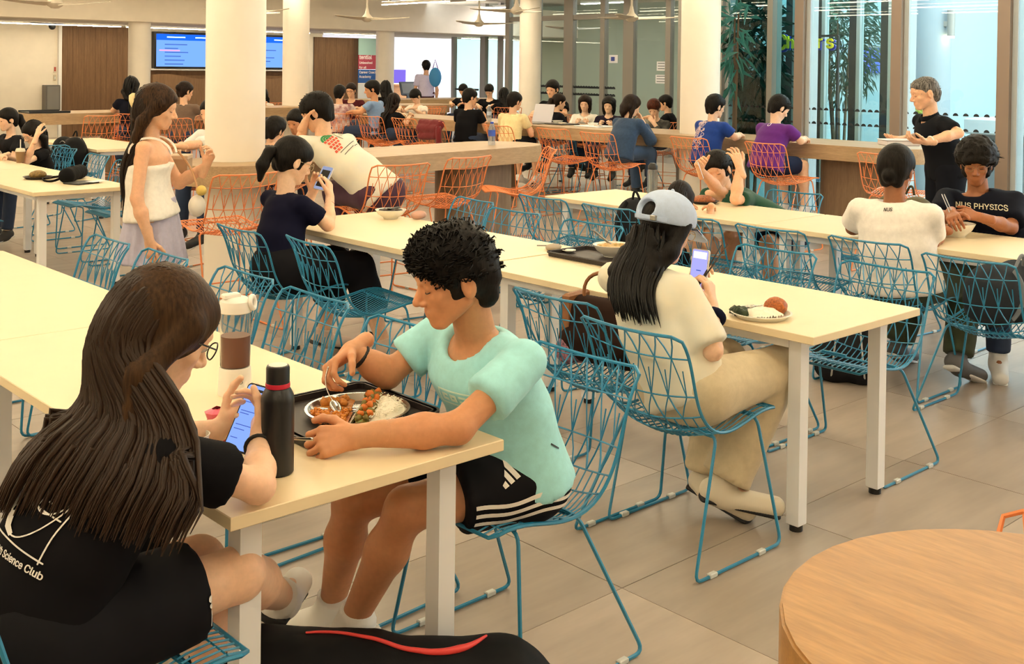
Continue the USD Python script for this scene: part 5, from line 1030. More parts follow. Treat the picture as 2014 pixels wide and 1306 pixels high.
drape(guy.bot, flat([affinity.rotate(Polygon([(x-.007, 0), (x+.007, 0), (x+.007, h), (x-.007, h*.72)]), 24, origin=(0, 0)) for x, h in ((-.02, .014), (0, .030), (.02, .046))]), hp_+tu*.125+vv*.045, -tu, vv, V3(0, 1, 0), WHITE, 'shorts_logo', guy.boto, .003, .01, 'white three-bar logo')
cu = nz(guy.ax); drape(guy.top, unary_mesh if False else flat([sbox(-.06, -.022, .06, .022).difference(sbox(-.056, -.018, .056, .018)), sbox(-.045, -.010, -.02, .010).difference(sbox(-.038, -.004, -.02, .004)), sbox(-.01, -.010, .012, .010).difference(sbox(-.004, -.003, .006, .003)), sbox(.022, -.010, .045, .010).difference(sbox(.022, -.003, .038, .004))]), guy.mid+(guy.c7-guy.mid)*.30+V3(0, -.02, 0), V3(0, 1, 0), cu, V3(1, 0, 0), mat('print_pale', 'D8EEE6', .7), 'chest_print', guy.topo, .003, .015, 'white box print on the chest')
drape(guy.top, flat([sbox(-.002, -.018, .002, .018)]), guy.pel+V3(.0, 0, .11), nz(V3(.5, 0, .8)), nz(V3(-.8, 0, .5)), V3(0, 1, 0), M_black, 'seam_tag', guy.topo, .002, .01)
# cream shirt of the stool sitter: back faces the camera (person looks along +y)
b5 = print5; bu = nz(b5.ax); bn = nz(b5.f-bu*(b5.f@bu)); br = nz(np.cross(bn, bu)); ob = b5.chest
GRN, RED, INK = mat('print_green', '2E8A4E', .8), mat('print_red', 'D0523C', .8), mat('print_ink', '4A443C', .8)
half = lambda r: Polygon([(r*math.cos(a), r*math.sin(a)) for a in np.linspace(0, math.pi, 24)])
drape(b5.top, flat([half(.048).difference(half(.034)), half(.030).difference(half(.018)), half(.014)]), ob-br*.02+bu*.075, br, bu, bn, GRN, 'arch_print', b5.topo, .003, .02, 'green arch print')
drape(b5.top, flat([affinity.translate(sbox(0, 0, w, .018), x, y) for (x, y, w) in [(-.045+.024*i+.01*(j % 2), -.03-.026*j, .018) for j in range(5) for i in range(4 if j < 3 else 3)]]), ob-br*.02+bu*.085, br, bu, bn, RED, 'red_print', b5.topo, .003, .02, 'red block characters')
drape(b5.top, flat(strokes([[(.05, .10), (.06, .05), (.055, .0), (.07, -.05)], [(.075, .08), (.09, .06), (.08, .03)], [(.085, .0), (.10, -.02)], [(-.03, -.12), (.13, -.105)], [(-.02, -.15), (.09, -.135)], [(.10, -.14), (.14, -.137)]], .0022)), ob+bu*.055-br*.01, br, bu, bn, INK, 'ink_print', b5.topo, .003, .02)
for Bq, s_, h_, col, off in ((white, 'NUS', .016, '2A2A2E', .085), (purple, 'O', .04, 'E0D8EC', .07), (curly, 'NUS PHYSICS', .030, 'C8C0A8', .0)):
    bu = nz(Bq.ax); fr = Bq is curly; nn = -Bq.f if fr else Bq.f; bu = V3(0, 0, 1) if fr else bu; nn = nz(nn-bu*(nn@bu)); rr = nz(np.cross(nn, bu))
    drape(Bq.top, text(s_, h_, .0006, True), Bq.chest+bu*(off if not fr else .035)-rr*(.035 if fr else 0), rr, bu, nn, mat('print_'+col, col, .8), 'lettering', Bq.topo, .003, .02, 'small print')
bu = nz(blue.ax); nn = nz(blue.f-bu*(blue.f@bu)); rr = nz(np.cross(nn, bu)); rng = np.random.default_rng(4)
drape(blue.top, flat([Point(rng.uniform(-.09, .05), rng.uniform(-.22, .09)).buffer(rng.uniform(.006, .018), 3).exterior.buffer(.003) for _ in range(60)]), blue.chest-rr*.03, rr, bu, nn, mat('print_mauve', 'C8B4BC', .8), 'back_print', blue.topo, .003, .02, 'pale tangled back print')
# ------------------------------------------------------------------ things on the foreground table
def lathed(name, label, cat_, c, parts, n=32, **k):
    t = thing(name, label, cat_, c, **k)
    for nm, prof, m in parts: obj(nm, lathe(prof, n), m, t, smooth=40)
    return t
M_bot = mat('bottle_black', '16181C', .38, bump=.05, bscale=800); M_red = mat('silicone_red', 'C8203C', .45)
lathed('water_bottle', 'matt black steel water bottle with a red neck ring on the foreground table', 'bottle', (1.335, 2.235, .74), [('body', [(0, 0), (.034, 0), (.0375, .004), (.0375, .165), (.036, .178), (.029, .192), (.024, .197), (0, .197)], M_bot), ('ring', [(.024, .195), (.0275, .196), (.028, .201), (.0275, .206), (.024, .207)], M_red), ('cap', [(.0, .206), (.0265, .206), (.0265, .240), (.0245, .245), (.021, .246)], M_bot), ('cap_disc', [(0, .2465), (.021, .2465), (.0212, .244), (0, .244)], mat('cap_pale', 'D8D4C8', .3))])
G_bot = mat('bottle_clear', 'F4F8F8', .05, trans=1.0, ior=1.12, spec=.5)
t = lathed('shaker_bottle', 'clear shaker bottle with chocolate drink, white lid and white base', 'bottle', (1.565, 2.85, .74), [('base', [(0, 0), (.046, 0), (.047, .004), (.044, .07), (.042, .078), (0, .078)], mat('shaker_white', 'F0ECE4', .35)), ('drink', [(0, .080), (.0395, .080), (.0405, .165), (0, .165)], mat('chocolate', '8A5C4A', .35)),
  ('wall', [(.0415, .076), (.0425, .16), (.0435, .24), (.0425, .24), (.0415, .16), (.0405, .076)], G_bot), ('lid', [(0, .275), (.03, .272), (.043, .262), (.0455, .25), (.0455, .232), (.043, .230), (.0, .235)], mat('shaker_white', 'F0ECE4', .35))])
obj('lid_loop', move(trimesh.creation.torus(.017, .007, 20, 8), (.035, -.032, .258), rx=80, rz=40), mat('shaker_white', 'F0ECE4', .35), t, smooth=True); obj('lid_spout', bx(-.04, .01, -.012, .012, .27, .285, .004), mat('shaker_white', 'F0ECE4', .35), t)
obj('base_mark', frame_m(text('8', .016, .0006), (.0445*.735*-.2+.0, -.0455, .045), (1, 0, 0), (0, 0, 1)), M_steel, t, smooth=False)
M_tray = mat('tray_brown', '2A2220', .5)
def tray(label, x0, x1, y0, y1, z, rz=0):
    t = thing('food_tray', label, 'tray', ((x0+x1)/2, (y0+y1)/2, z), rz); a, b = (x1-x0)/2, (y1-y0)/2; f = sbox(-a+.03, -b+.03, a-.03, b-.03).buffer(.03)
    obj('base', prism(f, .0, .006), M_tray, t); obj('rim', cat([prism(f.buffer(.001).difference(f.buffer(-.012)), .004, .022), prism(f.buffer(.008).difference(f.buffer(-.008)), .016, .022)]), M_tray, t); return t
tray('dark brown tray under the steel curry plate', 1.47, 1.865, 2.30, 2.66, .741)
tray('brown tray under the noodle bowl on the middle table', 3.86, 4.15, 3.50, 3.96, .741)
M_inox = mat('inox_plate', 'C9C7C2', .18, metal=1.0); M_cer = mat('ceramic_white', 'F0EEE4', .2, spec=.6); M_rice = mat('rice', 'F2EBD8', .6); 
def dish(R, h, w=.022): return lathe([(0, .0), (R-w, 0), (R-.006, h), (R, h+.001), (R, h+.003), (R-.008, h+.003), (R-w-.002, .004), (0, .004)], 40)
def mound(poly, h, amp, sc, seed, top=.0):
    x0, y0, x1, y1 = poly.bounds; g = .004; X, Y = np.meshgrid(np.arange(x0, x1, g), np.arange(y0, y1, g)); pts = np.stack([X.ravel(), Y.ravel()], 1)
    from shapely import contains_xy, distance, points
    ins = contains_xy(poly, pts[:, 0], pts[:, 1]).reshape(X.shape); d = distance(poly.exterior, points(pts)).reshape(X.shape); z = h*np.sqrt(np.clip(d/.03, 0, 1))+amp*(meshkit.fbm(np.stack([X*sc, Y*sc, X*0+seed], -1).reshape(-1, 3)).reshape(X.shape))
    idx = np.arange(X.size).reshape(X.shape); q = ins[:-1, :-1] & ins[1:, :-1] & ins[:-1, 1:] & ins[1:, 1:]; a, b, c, e = idx[:-1, :-1][q], idx[:-1, 1:][q], idx[1:, 1:][q], idx[1:, :-1][q]
    r = trimesh.Trimesh(np.stack([X.ravel(), Y.ravel(), z.ravel()], 1), np.vstack([np.stack([a, b, c], 1), np.stack([a, c, e], 1)]), process=False); r.remove_unreferenced_vertices(); return r
def chunks(n, R, z, m, seed, r=.009, poly=None):
    rng = np.random.default_rng(seed); L = []
    while len(L) < n:
        p = rng.uniform(-R, R, 2)
        if poly is not None and not poly.contains(Point(*p)): continue
        s = move(trimesh.creation.icosphere(1, 1), (0, 0, 0)); s.vertices = s.vertices*rng.uniform(.6, 1.3, 3)*r*(1+.15*rng.normal(size=(len(s.vertices), 1))); L.append(move(s, (p[0], p[1], z+rng.uniform(0, .006)), rz=rng.uniform(0, 360)))
    return L
M_curry, M_gravy, M_veg = mat('curry', 'B5651C', .35, noise=.4, nscale=90), mat('curry_gravy', 'C8781E', .25), mat('vegetable_green', '7A8A3A', .5)
ang = math.degrees(math.atan2(*RT[:2][::-1]))
pl = thing('steel_plate', 'divided round steel plate with curry, vegetables and rice', 'plate', (1.70, 2.445, .7475), ang)
obj('dish', dish(.138, .018), M_inox, pl, smooth=30); disc = Point(0, 0).buffer(.128); 
dv = [((-.005, -.122), (.010, .122)), ((-.125, .012), (.0, .012))]
obj('divider', cat([tube([(a[0], a[1], .010), (b[0], b[1], .010)], .006, 8) for a, b in dv]), M_inox, pl, smooth=True)
ricep = disc.intersection(sbox(.035, -.2, .2, .2)); vegp = disc.intersection(sbox(.004, -.2, .055, .2)); curp = disc.intersection(sbox(-.2, -.2, -.008, .004)); backp = disc.intersection(sbox(-.2, .02, -.02, .2))
obj('rice_bed', mound(ricep, .026, .008, 60, 1), M_rice, pl, smooth=True); 
rng = np.random.default_rng(3); gl = []
for _ in range(500):
    p = rng.uniform((.04, -.11), (.125, .11))
    if ricep.buffer(-.008).contains(Point(*p)): gl.append(move(trimesh.creation.icosphere(0, 1), (0, 0, 0)).apply_transform(np.diag([.0045, .0014, .0014, 1])).apply_transform(trimesh.transformations.euler_matrix(0, rng.uniform(-.5, .5), rng.uniform(0, 6.3))).apply_translation((p[0], p[1], .025+rng.uniform(0, .006))))
obj('rice', cat(gl), M_rice, pl, smooth=True, kind='stuff')
obj('curry', mound(curp, .014, .006, 70, 2), M_curry, pl, smooth=True); obj('lentils', cat(chunks(110, .13, .014, None, 6, .005, curp.buffer(-.01))), M_gravy, pl, smooth=True, kind='stuff')
obj('potato_curry', cat([mound(backp, .010, .005, 70, 4)]+chunks(14, .12, .014, None, 9, .012, backp.buffer(-.02))), mat('potato_orange', 'C07A2A', .4), pl, smooth=True, kind='stuff')
obj('vegetables', cat([mound(vegp, .022, .008, 60, 3)]+chunks(40, .13, .022, None, 7, .010, vegp.buffer(-.008))), mat('veg_mix', '8A6A2A', .45, color2='5A6A2A', nscale=120), pl, smooth=True, kind='stuff'); obj('carrot_pieces', cat(chunks(12, .13, .030, None, 8, .009, vegp.buffer(-.01))), mat('carrot', 'D0701E', .45), pl, smooth=True, kind='stuff')
def spoon(label, P, m=M_inox, name='spoon', bowl=True):
    P = [np.asarray(p, float) for p in P]; t = thing(name, label, name); obj('handle', tube(spline(P, 14), np.interp(np.linspace(0, 1, 14), [0, .5, 1], [.0045, .003, .0028]), 6, flat=.5), m, t, smooth=True)
    if bowl: d = nz(P[-1]-P[-2]); obj('bowl', sdf_mesh([ell(P[-1]+d*.02, V3(.024, .016, .007), np.stack([d, nz(np.cross(V3(0, 0, 1), d)), nz(np.cross(d, np.cross(V3(0, 0, 1), d)))], 1), .004)], .004), m, t, smooth=True)
    return t
spoon('steel spoon held over the curry plate', [ad(646, 722, 3.02), ad(641, 755, 2.99), ad(655, 788, 2.955)]); spoon('steel fork gripped under the fist beside the black bottle', [(1.44, 2.25, .79), (1.40, 2.31, .785), (1.37, 2.36, .78)], name='fork', bowl=False)
def slabphone(name, label, c, up, nrm, scr, L=.15, W=.073, case=None, extra=None):
    up = nz(up); nrm = nz(np.asarray(nrm, float)-up*(np.asarray(nrm, float)@up)); ri = np.cross(up, nrm); t = thing(name, label, 'phone')
    P = frame_m(cat([slab(sbox(-W/2+.01, -L/2+.01, W/2-.01, L/2-.01).buffer(.01), -.008, 0, .0015)]), c, ri, up, nrm); obj('case', P, case or M_black, t)
    obj('screen', frame_m(slab(sbox(-W/2+.011, -L/2+.011, W/2-.011, L/2-.011).buffer(.007), 0, .0006, 0), c, ri, up, nrm), scr, t)
    for nm, polys, m in (extra or []): obj(nm, frame_m(flat(polys, .0004), np.asarray(c)+nrm*.0007, ri, up, nrm), m, t, smooth=False)
    return t
E_scr = emis('phone_blue', (.22, .36, .95), .95); M_line = emis('phone_line', (.12, .2, .7), .6)
slabphone('smartphone', 'smartphone with a blue-lit screen in the hand of the long-haired person', ad(489, 822, 2.60), (.50, .12, .85), (-.80, -.35, .55), E_scr, L=.155, W=.076, extra=[('island', [sbox(-.012, .060, .012, .066)], M_black), ('text_lines', [sbox(-.028, y, -.028+w, y+.002) for y, w in ((.04, .04), (.033, .03), (.012, .045), (.006, .025), (-.02, .05), (-.03, .03), (-.05, .02))], M_line)])
slabphone('smartphone', 'smartphone with lilac screen held by the person in the pale cap', ad(1374, 533, 4.12), (.15, .0, .95), (-.9, -.1, .25), emis('phone_lilac', (.36, .36, .85), .95), L=.16, case=mat('case_white', 'E8E4E0', .4), extra=[('top_band', [sbox(-.028, .045, .028, .07)], emis('phone_white', (.95, .9, .85), .95)), ('marks', [sbox(-.01, .0, .01, .004), sbox(-.02, -.03, -.005, -.027)], M_line)])
slabphone('smartphone', 'smartphone with a dark photo on screen held by the ponytailed person', ad(636, 350, 6.38), (.45, .1, .7), (-.7, -.4, .5), emis('phone_grey', (.35, .4, .6), .7), case=mat('case_silver', 'C8C8CC', .3), extra=[('photo', [sbox(-.026, .0, .026, .05), sbox(-.026, -.055, .026, -.015)], M_black)])
for nm, lab, a, b in (('chopsticks', 'pair of dark chopsticks held by the person in the pale cap', (1385, 545), (1432, 480)), ):
    t = thing(nm, lab, 'chopsticks')
    for k, (dx, dy) in enumerate(((0, 0), (-13, 2))): obj('stick', tube([ad(a[0]-14, a[1]+20, 4.06), ad(b[0]+dx, b[1]+dy, 4.16)], [.0035, .0022], 6), mat('stick_dark', '2A1E18', .5), t)
c = at(437, 868, .742); t = thing('snack_wrapper', 'crumpled red snack wrapper beside the phone', 'wrapper', (1.31, 2.47, .741)); wr = ripple(lathe([(0, .0), (.022, .004), (.028, .035), (.016, .07), (.006, .085), (0, .088)], 14), .014, 40, 3); obj('foil', wr, mat('foil_red', 'D02038', .3, spec=.6), t, smooth=False); obj('torn_edge', ripple(lathe([(.015, .066), (.022, .088), (.012, .09)], 10), .012, 60, 4), mat('foil_pink', 'E87088', .35), t, smooth=False)
t = thing('paper_cup', 'white paper cup behind the forearm of the long-haired person', 'cup', (1.205, 2.385, .74)); obj('wall', lathe([(0, .0), (.028, 0), (.036, .075), (.038, .078), (.035, .078), (.027, .006), (0, .006)], 28), mat('paper_cup_white', 'E6E0D4', .6), t); obj('straw', tube([(.0, .01, .01), (-.01, .03, .15)], .004, 8), mat('straw_paper', 'D8C8A8', .7), t)
tag(obj('napkin', ripple(trimesh.Trimesh(*trimesh.remesh.subdivide_to_size(bx(1.27, 1.37, 2.56, 2.67, .741, .744).vertices, bx(1.27, 1.37, 2.56, 2.67, .741, .744).faces, .015), process=False), .004, 30), mat('napkin_brown', 'C09A70', .9), smooth=True), 'brown paper napkin lying before the shaker bottle', 'napkin')
# middle and far tables
def plate(label, c, R, items, m=M_cer, h=.016):
    t = thing('plate', label, 'plate', c); obj('dish', dish(R, h), m, t, smooth=30)
    for nm, me, mm in items: obj(nm, me, mm, t, smooth=True, kind='stuff' if nm in ('rice', 'noodles', 'greens') else None)
    return t
M_chick, M_green = mat('fried_chicken', 'A85A22', .5, noise=.45, nscale=120), mat('greens_dark', '26381E', .5)
def lump(c, r, seed=1): return ripple(move(trimesh.creation.icosphere(3, 1).apply_transform(np.diag([r[0], r[1], r[2], 1])), c), r[2]*.35, 45, seed)
plate('white plate of rice and fried chicken at the end of the middle table', (3.545, 2.475, .7405), .115, [('rice', mound(Polygon([(-.075, -.05), (.03, -.085), (.06, -.02), (.0, .05), (-.08, .03)]), .03, .012, 60, 5), M_rice), ('chicken', lump((.065, -.02, .035), (.042, .036, .03)), M_chick), ('greens', cat(chunks(26, .1, .016, None, 4, .014, Polygon([(-.10, .0), (-.04, .04), (.0, .08), (-.07, .09)]))), M_green)])
spoon('steel spoon resting on the chicken plate', [(3.60, 2.47, .775), (3.62, 2.44, .785), (3.57, 2.52, .77)], name='spoon')
def bowl(label, c, R, h, fill, m=M_cer, name='bowl'):
    t = thing(name, label, 'bowl', c); obj('dish', lathe([(0, 0), (R*.45, 0), (R*.48, .008), (R*.8, h*.5), (R, h), (R-.004, h+.001), (R*.77, h*.52), (R*.42, .012), (0, .010)], 36), m, t, smooth=40)
    if fill: obj('food', mound(Point(0, 0).buffer(R*.82), .02, .02, 45, 7).apply_translation((0, 0, h*.5)), fill, t, smooth=True)
    return t
M_soup = mat('noodle_soup', 'CFA060', .35, color2='8A7A3A', nscale=60)
bowl('white bowl of noodles with chopsticks on the brown tray', (4.08, 3.72, .747), .098, .058, M_soup)
t = thing('chopsticks', 'steel chopsticks standing in the noodle bowl', 'chopsticks')
for dx in (0, .015): obj('stick', tube([(4.09, 3.71+dx, .79), (4.03, 3.80+dx, .87)], .003, 6), M_steel, t)
plate('small sauce dish on the brown tray', (3.99, 3.93, .7475), .035, [('sauce', lump((0, 0, .008), (.02, .018, .008)), M_rice)], h=.01)
t = thing('napkin', 'crumpled grey napkin with a spoon at the tray corner', 'napkin', (4.02, 4.07, .7405)); obj('paper', lump((0, 0, .012), (.045, .03, .014), 4), mat('napkin_grey', 'A89C8C', .9), t, smooth=True); obj('spoon_handle', tube([(.02, .02, .015), (-.03, .09, .012)], .004, 6), M_steel, t)
t = bowl('pale bowl with chopsticks laid over it at the far end of the middle table', (4.05, 5.50, .7405), .095, .055, mat('leftovers', '3A3028', .6)); 
obj('lid_strip', move(bx(-.05, .06, -.012, .012, .058, .064, .002), (.02, 0, 0), rz=20), M_black, t); tag(obj('wrapped_snack', lump((4.17, 5.38, .765), (.05, .028, .022), 5), mat('snack_pink', 'C89A88', .5), smooth=True), 'pinkish wrapped snack right of the pale bowl', 'snack')
bowl('white bowl in front of the curly-haired person', (6.14, 2.98, .7405), .10, .075, mat('noodle_pale', 'D8B890', .5))
t = thing('chopsticks', 'chopsticks in the hand of the curly-haired person', 'chopsticks')
for dx in (0, 5): obj('stick', tube([ad(1852+dx, 382, 6.38), ad(1872+dx, 428, 6.30)], .003, 6), mat('stick_steel', '9A9AA0', .3, metal=.8), t)
plate('dark plate of fried noodles in front of the person in green', (6.22, 4.83, .7405), .105, [('noodles', lump((0, 0, .02), (.08, .075, .03), 6), mat('fried_noodles', 'B0602A', .5, color2='6A3A1A', nscale=90))], M_tray)
spoon('steel fork held upright by the person in green', [ad(1372, 318, 7.6), ad(1378, 335, 7.6), ad(1384, 352, 7.6)], name='fork', bowl=False)
lathed('tumbler', 'clear tumbler with a black flip lid on the far white table', 'bottle', (6.30, 5.36, .74), [('wall', [(0, 0), (.036, 0), (.038, .18), (.034, .19), (0, .19)], mat('tumbler_grey', 'C4CED2', .1, trans=.85, ior=1.1)), ('lid', [(0, .19), (.036, .19), (.036, .215), (.02, .235), (0, .235)], M_black)])
# left table
plate('plate of leftovers near the end of the left table', (3.22, 9.0, .7405), .11, [('food', lump((0, 0, .03), (.06, .05, .03), 3), mat('leftover_mix', '9A7A3A', .6, color2='5A4A2A', nscale=80))], M_tray)
lathed('iced_drink', 'iced milk tea cup with a straw on the left table', 'cup', at(40, 320, .74), [('cup', [(0, 0), (.032, 0), (.042, .10), (0, .10)], mat('milk_tea', '8A6A48', .3)), ('dome_lid', [(.043, .10), (.044, .108), (.035, .13), (0, .135)], mat('lid_clear', 'D8D0BC', .2)), ('straw', [(0, .1), (.005, .1), (.005, .21), (0, .21)], mat('straw_white', 'EDE6DC', .5))])
t = thing('shoulder_bag', 'black shoulder bag lying on the left white table', 'bag', (3.42, 8.75, .7405)); obj('body', ripple(sdf_mesh([cap((-.12, -.12, .05), (.1, .16, .05), .05, .045, .02)], .012), .02, 14), T_('bag_black', '141416'), t, smooth=True); obj('strap', tube(spline([(-.12, -.12, .06), (-.2, -.1, .015), (-.22, .1, .012), (.0, .25, .012), (.1, .16, .06)], 24), .010, 6, flat=.4), T_('bag_black', '141416'), t)
t = thing('folded_tablet', 'flat black tablet lying beside the plate on the left table', 'tablet', (3.35, 8.62-.15, .7405), 20); obj('body', bx(-.1, .1, -.08, .08, 0, .012, .004), M_black, t); obj('paper_slip', bx(.02, .16, -.1, -.02, .0125, .0145), mat('paper_white', 'E6E8F0', .7), t)
# on the counters
lathed('water_bottle', 'clear plastic water bottle with blue label on the oak counter', 'bottle', (6.62, 7.50, CZ), [('bottle_wall', [(0, 0), (.03, 0), (.032, .02), (.032, .14), (.018, .185), (.013, .19), (0, .19)], mat('bottle_water', 'D8E0EA', .08, trans=.8, ior=1.15)), ('label_band', [(.0325, .08), (.0328, .08), (.0328, .135), (.0325, .135)], mat('label_blue', '3A58B8', .4)), ('cap', [(0, .19), (.015, .19), (.015, .208), (0, .208)], mat('cap_blue_plastic', '2848B0', .4))])
lathed('water_bottle', 'small water bottle beside the black cap wearer on the window counter', 'bottle', rx(962, 226, 9.5)*[1, 1, 0]+[0, 0, CZ], [('bottle_wall', [(0, 0), (.03, 0), (.032, .14), (.014, .185), (0, .19)], mat('bottle_water', 'D8E0EA', .08, trans=.8, ior=1.15)), ('label_band', [(.0325, .07), (.0328, .07), (.0328, .12), (.0325, .12)], mat('label_red', 'B8C8E0', .4)), ('cap', [(0, .19), (.015, .19), (.015, .205), (0, .205)], mat('cap_white_plastic', 'E8ECF0', .4))])
t = thing('laptop', 'open laptop with white lid on the window counter', 'laptop', rx(1052, 236, 9.55)*[1, 1, 0]+[0, 0, CZ], 180); obj('base', bx(-.12, .12, -.17, .17, 0, .015, .003), M_steel, t); obj('lid', move(bx(-.005, .005, -.17, .17, 0, .23, .003), (-.115, 0, .015), ry=-15), mat('lid_silver', 'C9C8D4', .35), t)
for k, (px, lab) in enumerate(((1100, 'black tray of dishes on the window counter, left one'), (1170, 'white papers tray on the window counter, right one'))):
    p = rx(px, 243, 9.7); t = thing('food_tray', lab, 'tray', (p[0], p[1], CZ)); obj('base', bx(-.15, .15, -.2, .2, 0, .012, .003), M_tray if k == 0 else mat('paper_white', 'E6E8F0', .7), t); obj('dish', dish(.07, .03).apply_translation((0, .03, .012)), M_cer, t); obj('packet', bx(-.1, -.02, -.15, -.08, .012, .03, .003), mat('packet_pale', 'D8C8B8', .6), t)
t = thing('tray_mat', 'black tray left on the counter before the wood panel', 'tray', (5.35, 14.85, .985)); obj('base', bx(-.22, .3, -.2, .2, 0, .015, .004), M_black, t); obj('rim', cat([bx(-.22, .3, -.2, -.185, .015, .03), bx(-.22, .3, .185, .2, .015, .03)]), M_black, t)
p = ad(1768, 281, 8.55); t = thing('food_box', 'pale lidded food box carried by the grey haired person', 'box', p, -38); obj('box_body', bx(-.13, .13, -.09, .09, -.02, .02, .008), mat('box_pale', 'D8D0D0', .4), t); obj('lid', bx(-.135, .135, -.095, .095, .02, .028, .004), mat('box_lid', 'E8E0E4', .3), t)
# ------------------------------------------------------------------ bags
BAGB = T_('bag_nylon', '101012', rough=.6, bump=.4); PIPE = mat('piping_red', 'D83A36', .5)
t = thing('racket_bag', 'long black sports bag with red piping on the floor under the foreground table', 'bag')
A_, B_ = V3(1.34, 2.30, .165), V3(1.84, 2.03, .125); dr = nz(B_-A_); pe = nz(np.cross(V3(0, 0, 1), dr))
bm = sdf_mesh([cap(A_, B_, .165, .125, .05, pe, .95), cap(B_, B_+dr*.16-V3(0, 0, .055), .125, .07, .05, pe, 1.), cap(A_-dr*.03, A_-dr*.07-V3(0, 0, .03), .13, .12, .04), cap(A_+dr*.0+pe*.04+V3(0, 0, .04), A_+dr*.25+pe*.03+V3(0, 0, .05), .12, .09, .04)], .011, [(V3(0, 0, .002), V3(0, 0, -1))]); bm = ripple(bm, .010, 9, 3); obj('bag_body', bm, BAGB, t, smooth=True)
def seam(pts, r, m, name): 
    src = np.array([p+V3(0, 0, .6) for p in pts]); loc, ri, _ = bm.ray.intersects_location(src, np.tile((0, 0, -1.), (len(src), 1)), multiple_hits=False); o = np.argsort(ri); obj(name, tube(loc[o]+V3(0, 0, .002), r, 6), m, t, smooth=True)
sp = spline([A_+dr*.10+pe*.01, A_+dr*.28-pe*.015, A_+dr*.38-pe*.04, A_+dr*.46-pe*.03, A_+dr*.54+pe*.02], 40); seam(sp, np.interp(np.linspace(0, 1, 40), [0, .5, .8, 1], [.003, .006, .010, .003]), PIPE, 'piping')
seam(spline([A_+dr*.12-pe*.08, A_+dr*.26-pe*.10, A_+dr*.40-pe*.125], 30), .0035, PIPE, 'piping')
drape(bm, text('ONCO', .042, .0006, True), A_+dr*.20-pe*.105+V3(0, 0, .1), -dr, -pe*.55+V3(0, 0, -.8), nz(V3(0, 0, -1)+pe*.5), mat('bag_letter', '8A8680', .7), 'bag_lettering', t, .003, .01, 'grey lettering')
obj('handle', tube(spline([A_-dr*.05+V3(0, 0, .15), A_-dr*.12+V3(0, 0, .19), A_-dr*.16+V3(0, 0, .10)], 14), .012, 6, flat=.4), BAGB, t)
def backpack(name, label, c, rz, m, sz=(.15, .11, .40), strap=None, lean=0):
    t = thing(name, label, 'bag', c, rz); a, b, h = sz
    o = obj('body', ripple(sdf_mesh([cap((0, -a*.5, b*.9), (0, -a*.5, h-b*1.1), b, b*.9, .04), cap((0, a*.5, b*.9), (0, a*.5, h-b*1.1), b, b*.9, .04), cap((0, -a*.5, h*.5), (0, a*.5, h*.5), b, k=.05), cap((b*.7, -a*.4, h*.22), (b*.7, a*.4, h*.22), b*.55, k=.03)], .012), .012, 12, 2), m, t, smooth=True)
    obj('top_handle', tube(spline([(-b*.6, -.03, h-.02), (-b*.7, 0, h+.035), (-b*.6, .03, h-.02)], 12), .008, 6), strap or m, t); obj('zip', tube(spline([(b*.85, -a*.7, h*.45), (b*.75, 0, h*.86), (b*.85, a*.7, h*.45)], 16), .004, 5), strap or M_steel, t)
    for q in (-1, 1): obj('strap', tube(spline([(-b*.8, q*a*.4, h*.9), (-b*1.35, q*a*.5, h*.55), (-b*1.0, q*a*.6, h*.15)], 14), .014, 6, flat=.35), strap or m, t)
    return t
backpack('backpack', 'olive green backpack on a chair at the far side of the third table', (6.92, 3.72, .45), 180, T_('olive_pack', '5A5238', bump=.4), (.17, .12, .42), T_('olive_strap', '3E3A2A'))
backpack('backpack', 'grey and black backpack lying on the right-hand blue chair', (5.46, 2.40, .46), 80, T_('grey_pack', '2E3238', bump=.4), (.20, .12, .30), T_('grey_strap', '7A8088'))
backpack('backpack', 'black backpack on the blue chair at the left', (4.60, 11.95, .46), 200, BAGB, (.16, .12, .42))
backpack('backpack', 'dark backpack on the blue chair behind the noodle bowl', (5.55, 4.80, .46), 0, T_('char_pack', '25262A', bump=.4), (.15, .11, .38))
backpack('backpack', 'dark backpack with pale straps on the floor behind the middle table corner', (5.42, 3.42-.2, .0), 30, T_('char_pack', '25262A'), (.14, .11, .36), T_('pale_strap', 'B8BCC0'))
t = thing('tote_bag', 'brown leather tote bag on the blue chair left of the pale cap', 'bag', (3.36, 3.10, .462), 8); LEA = mat('leather_brown', '8A5A34', .5, noise=.1); 
obj('body', sdf_mesh([cap((0, -.12, .09), (0, .12, .09), .09, k=.03), cap((.01, -.12, .2), (.01, .12, .2), .07, k=.04)], .01, [(V3(0, 0, .27), V3(0, 0, 1))]), T_('tote_dark', '2A1A14'), t, smooth=True); obj('side_panel', bx(-.07, .08, .13, .165, .03, .28, .01), LEA, t); obj('handle', tube(spline([(0, -.1, .25), (0, -.06, .36), (0, .06, .36), (0, .1, .25)], 16), .008, 6), LEA, t)
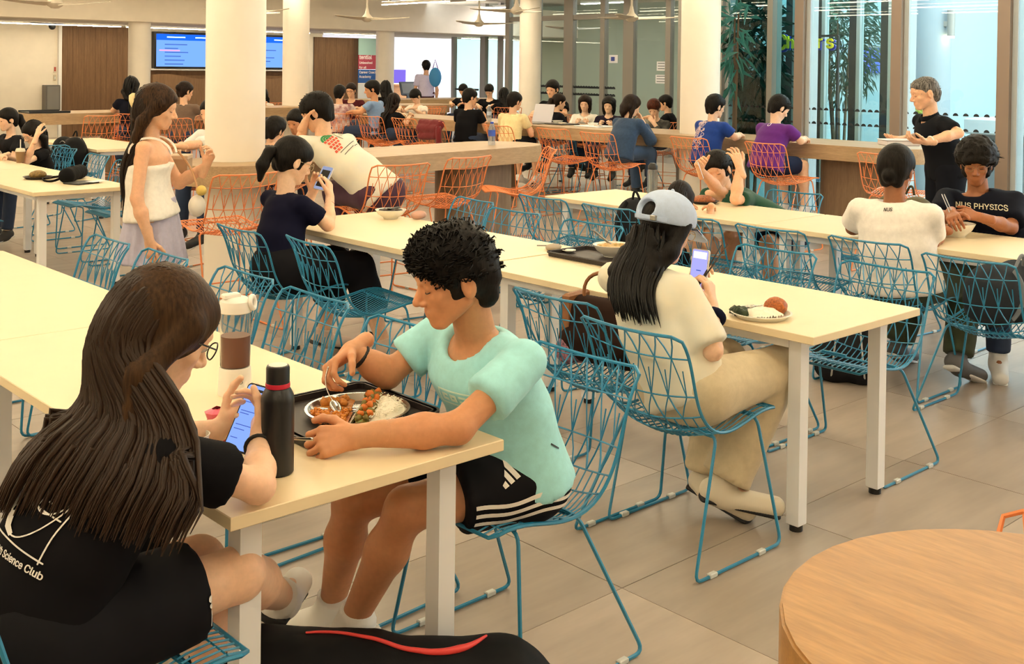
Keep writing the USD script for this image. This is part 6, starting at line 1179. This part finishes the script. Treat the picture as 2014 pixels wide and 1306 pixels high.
tag(obj('floral_scarf', ripple(sdf_mesh([cap((3.30, 3.24, .51), (3.42, 3.22, .50), .05, .04, .02)], .01), .02, 30, 2), mat('floral', '3A2A34', .9, color2='C88A9A', nscale=70), smooth=True), 'dark floral scarf beside the brown tote bag', 'scarf')
p = stand.pel+stand.f*.24+stand.l*-.02; t = thing('shoulder_purse', 'small white purse hanging at the lavender skirt', 'purse', p+V3(0, 0, .05)); obj('pouch', sdf_mesh([ell((0, 0, 0), V3(.048, .036, .06), None, .01)], .008), mat('purse_white', 'E0D8CC', .6), t, smooth=True); obj('flower_charm', move(trimesh.creation.icosphere(2, .028), (.01, -.03, .085)), mat('charm_yellow', 'D8B860', .6), t); 
q0 = stand.S['L']-p-V3(0, 0, .05); obj('strap', tube(spline([(0, 0, .07), q0*.5+stand.f*.09, q0+V3(0, 0, .05)], 14), .006, 5), mat('strap_tan', 'B88A60', .6), t)
p = ad(352, 330, 6.35); t = thing('paper_bag', 'tan paper bag hanging in front of the standing person', 'bag', (p[0], p[1], p[2]), -38); obj('bag_body', bx(-.05, .06, -.07, .07, -.06, .06, .006), mat('bag_tan', 'A88A6C', .7), t); obj('bag_top', bx(-.052, .062, -.072, .072, .05, .075, .004), mat('bag_tan_light', 'C4AC92', .7), t)
p = ad(856, 152, 25.3); t = thing('tote_bag', 'blue bag on the shoulder of the person in the lobby', 'bag', p, 40); obj('body', sdf_mesh([ell((0, 0, 0), V3(.10, .14, .22), None, .02)], .02), mat('tote_blue', '3A8AC8', .6), t, smooth=True); obj('strap', tube([(0, -.06, .18), (-.02, 0, .40), (0, .06, .18)], .012, 6), mat('tote_purple', '6A3A88', .6), t)
t = thing('red_jacket', 'dark red jacket hung over the orange stool of the black cap wearer', 'jacket', (8.45, 10.7, 0), 0); obj('cloth', ripple(sdf_mesh([cap((.02, -.19, .965), (.02, .19, .965), .035, k=.05), cap((-.02, -.17, .90), (-.02, .17, .90), .04, k=.06), cap((-.02, -.15, .82), (-.02, .15, .80), .035, k=.06)], .014), .02, 14), T_('jacket_red', '6A1E22'), t, smooth=True); obj('sleeve', tube(spline([(-.03, -.2, .93), (-.05, -.23, .8), (-.03, -.21, .66)], 10), .035, 8), T_('jacket_red', '6A1E22'), t, smooth=True)
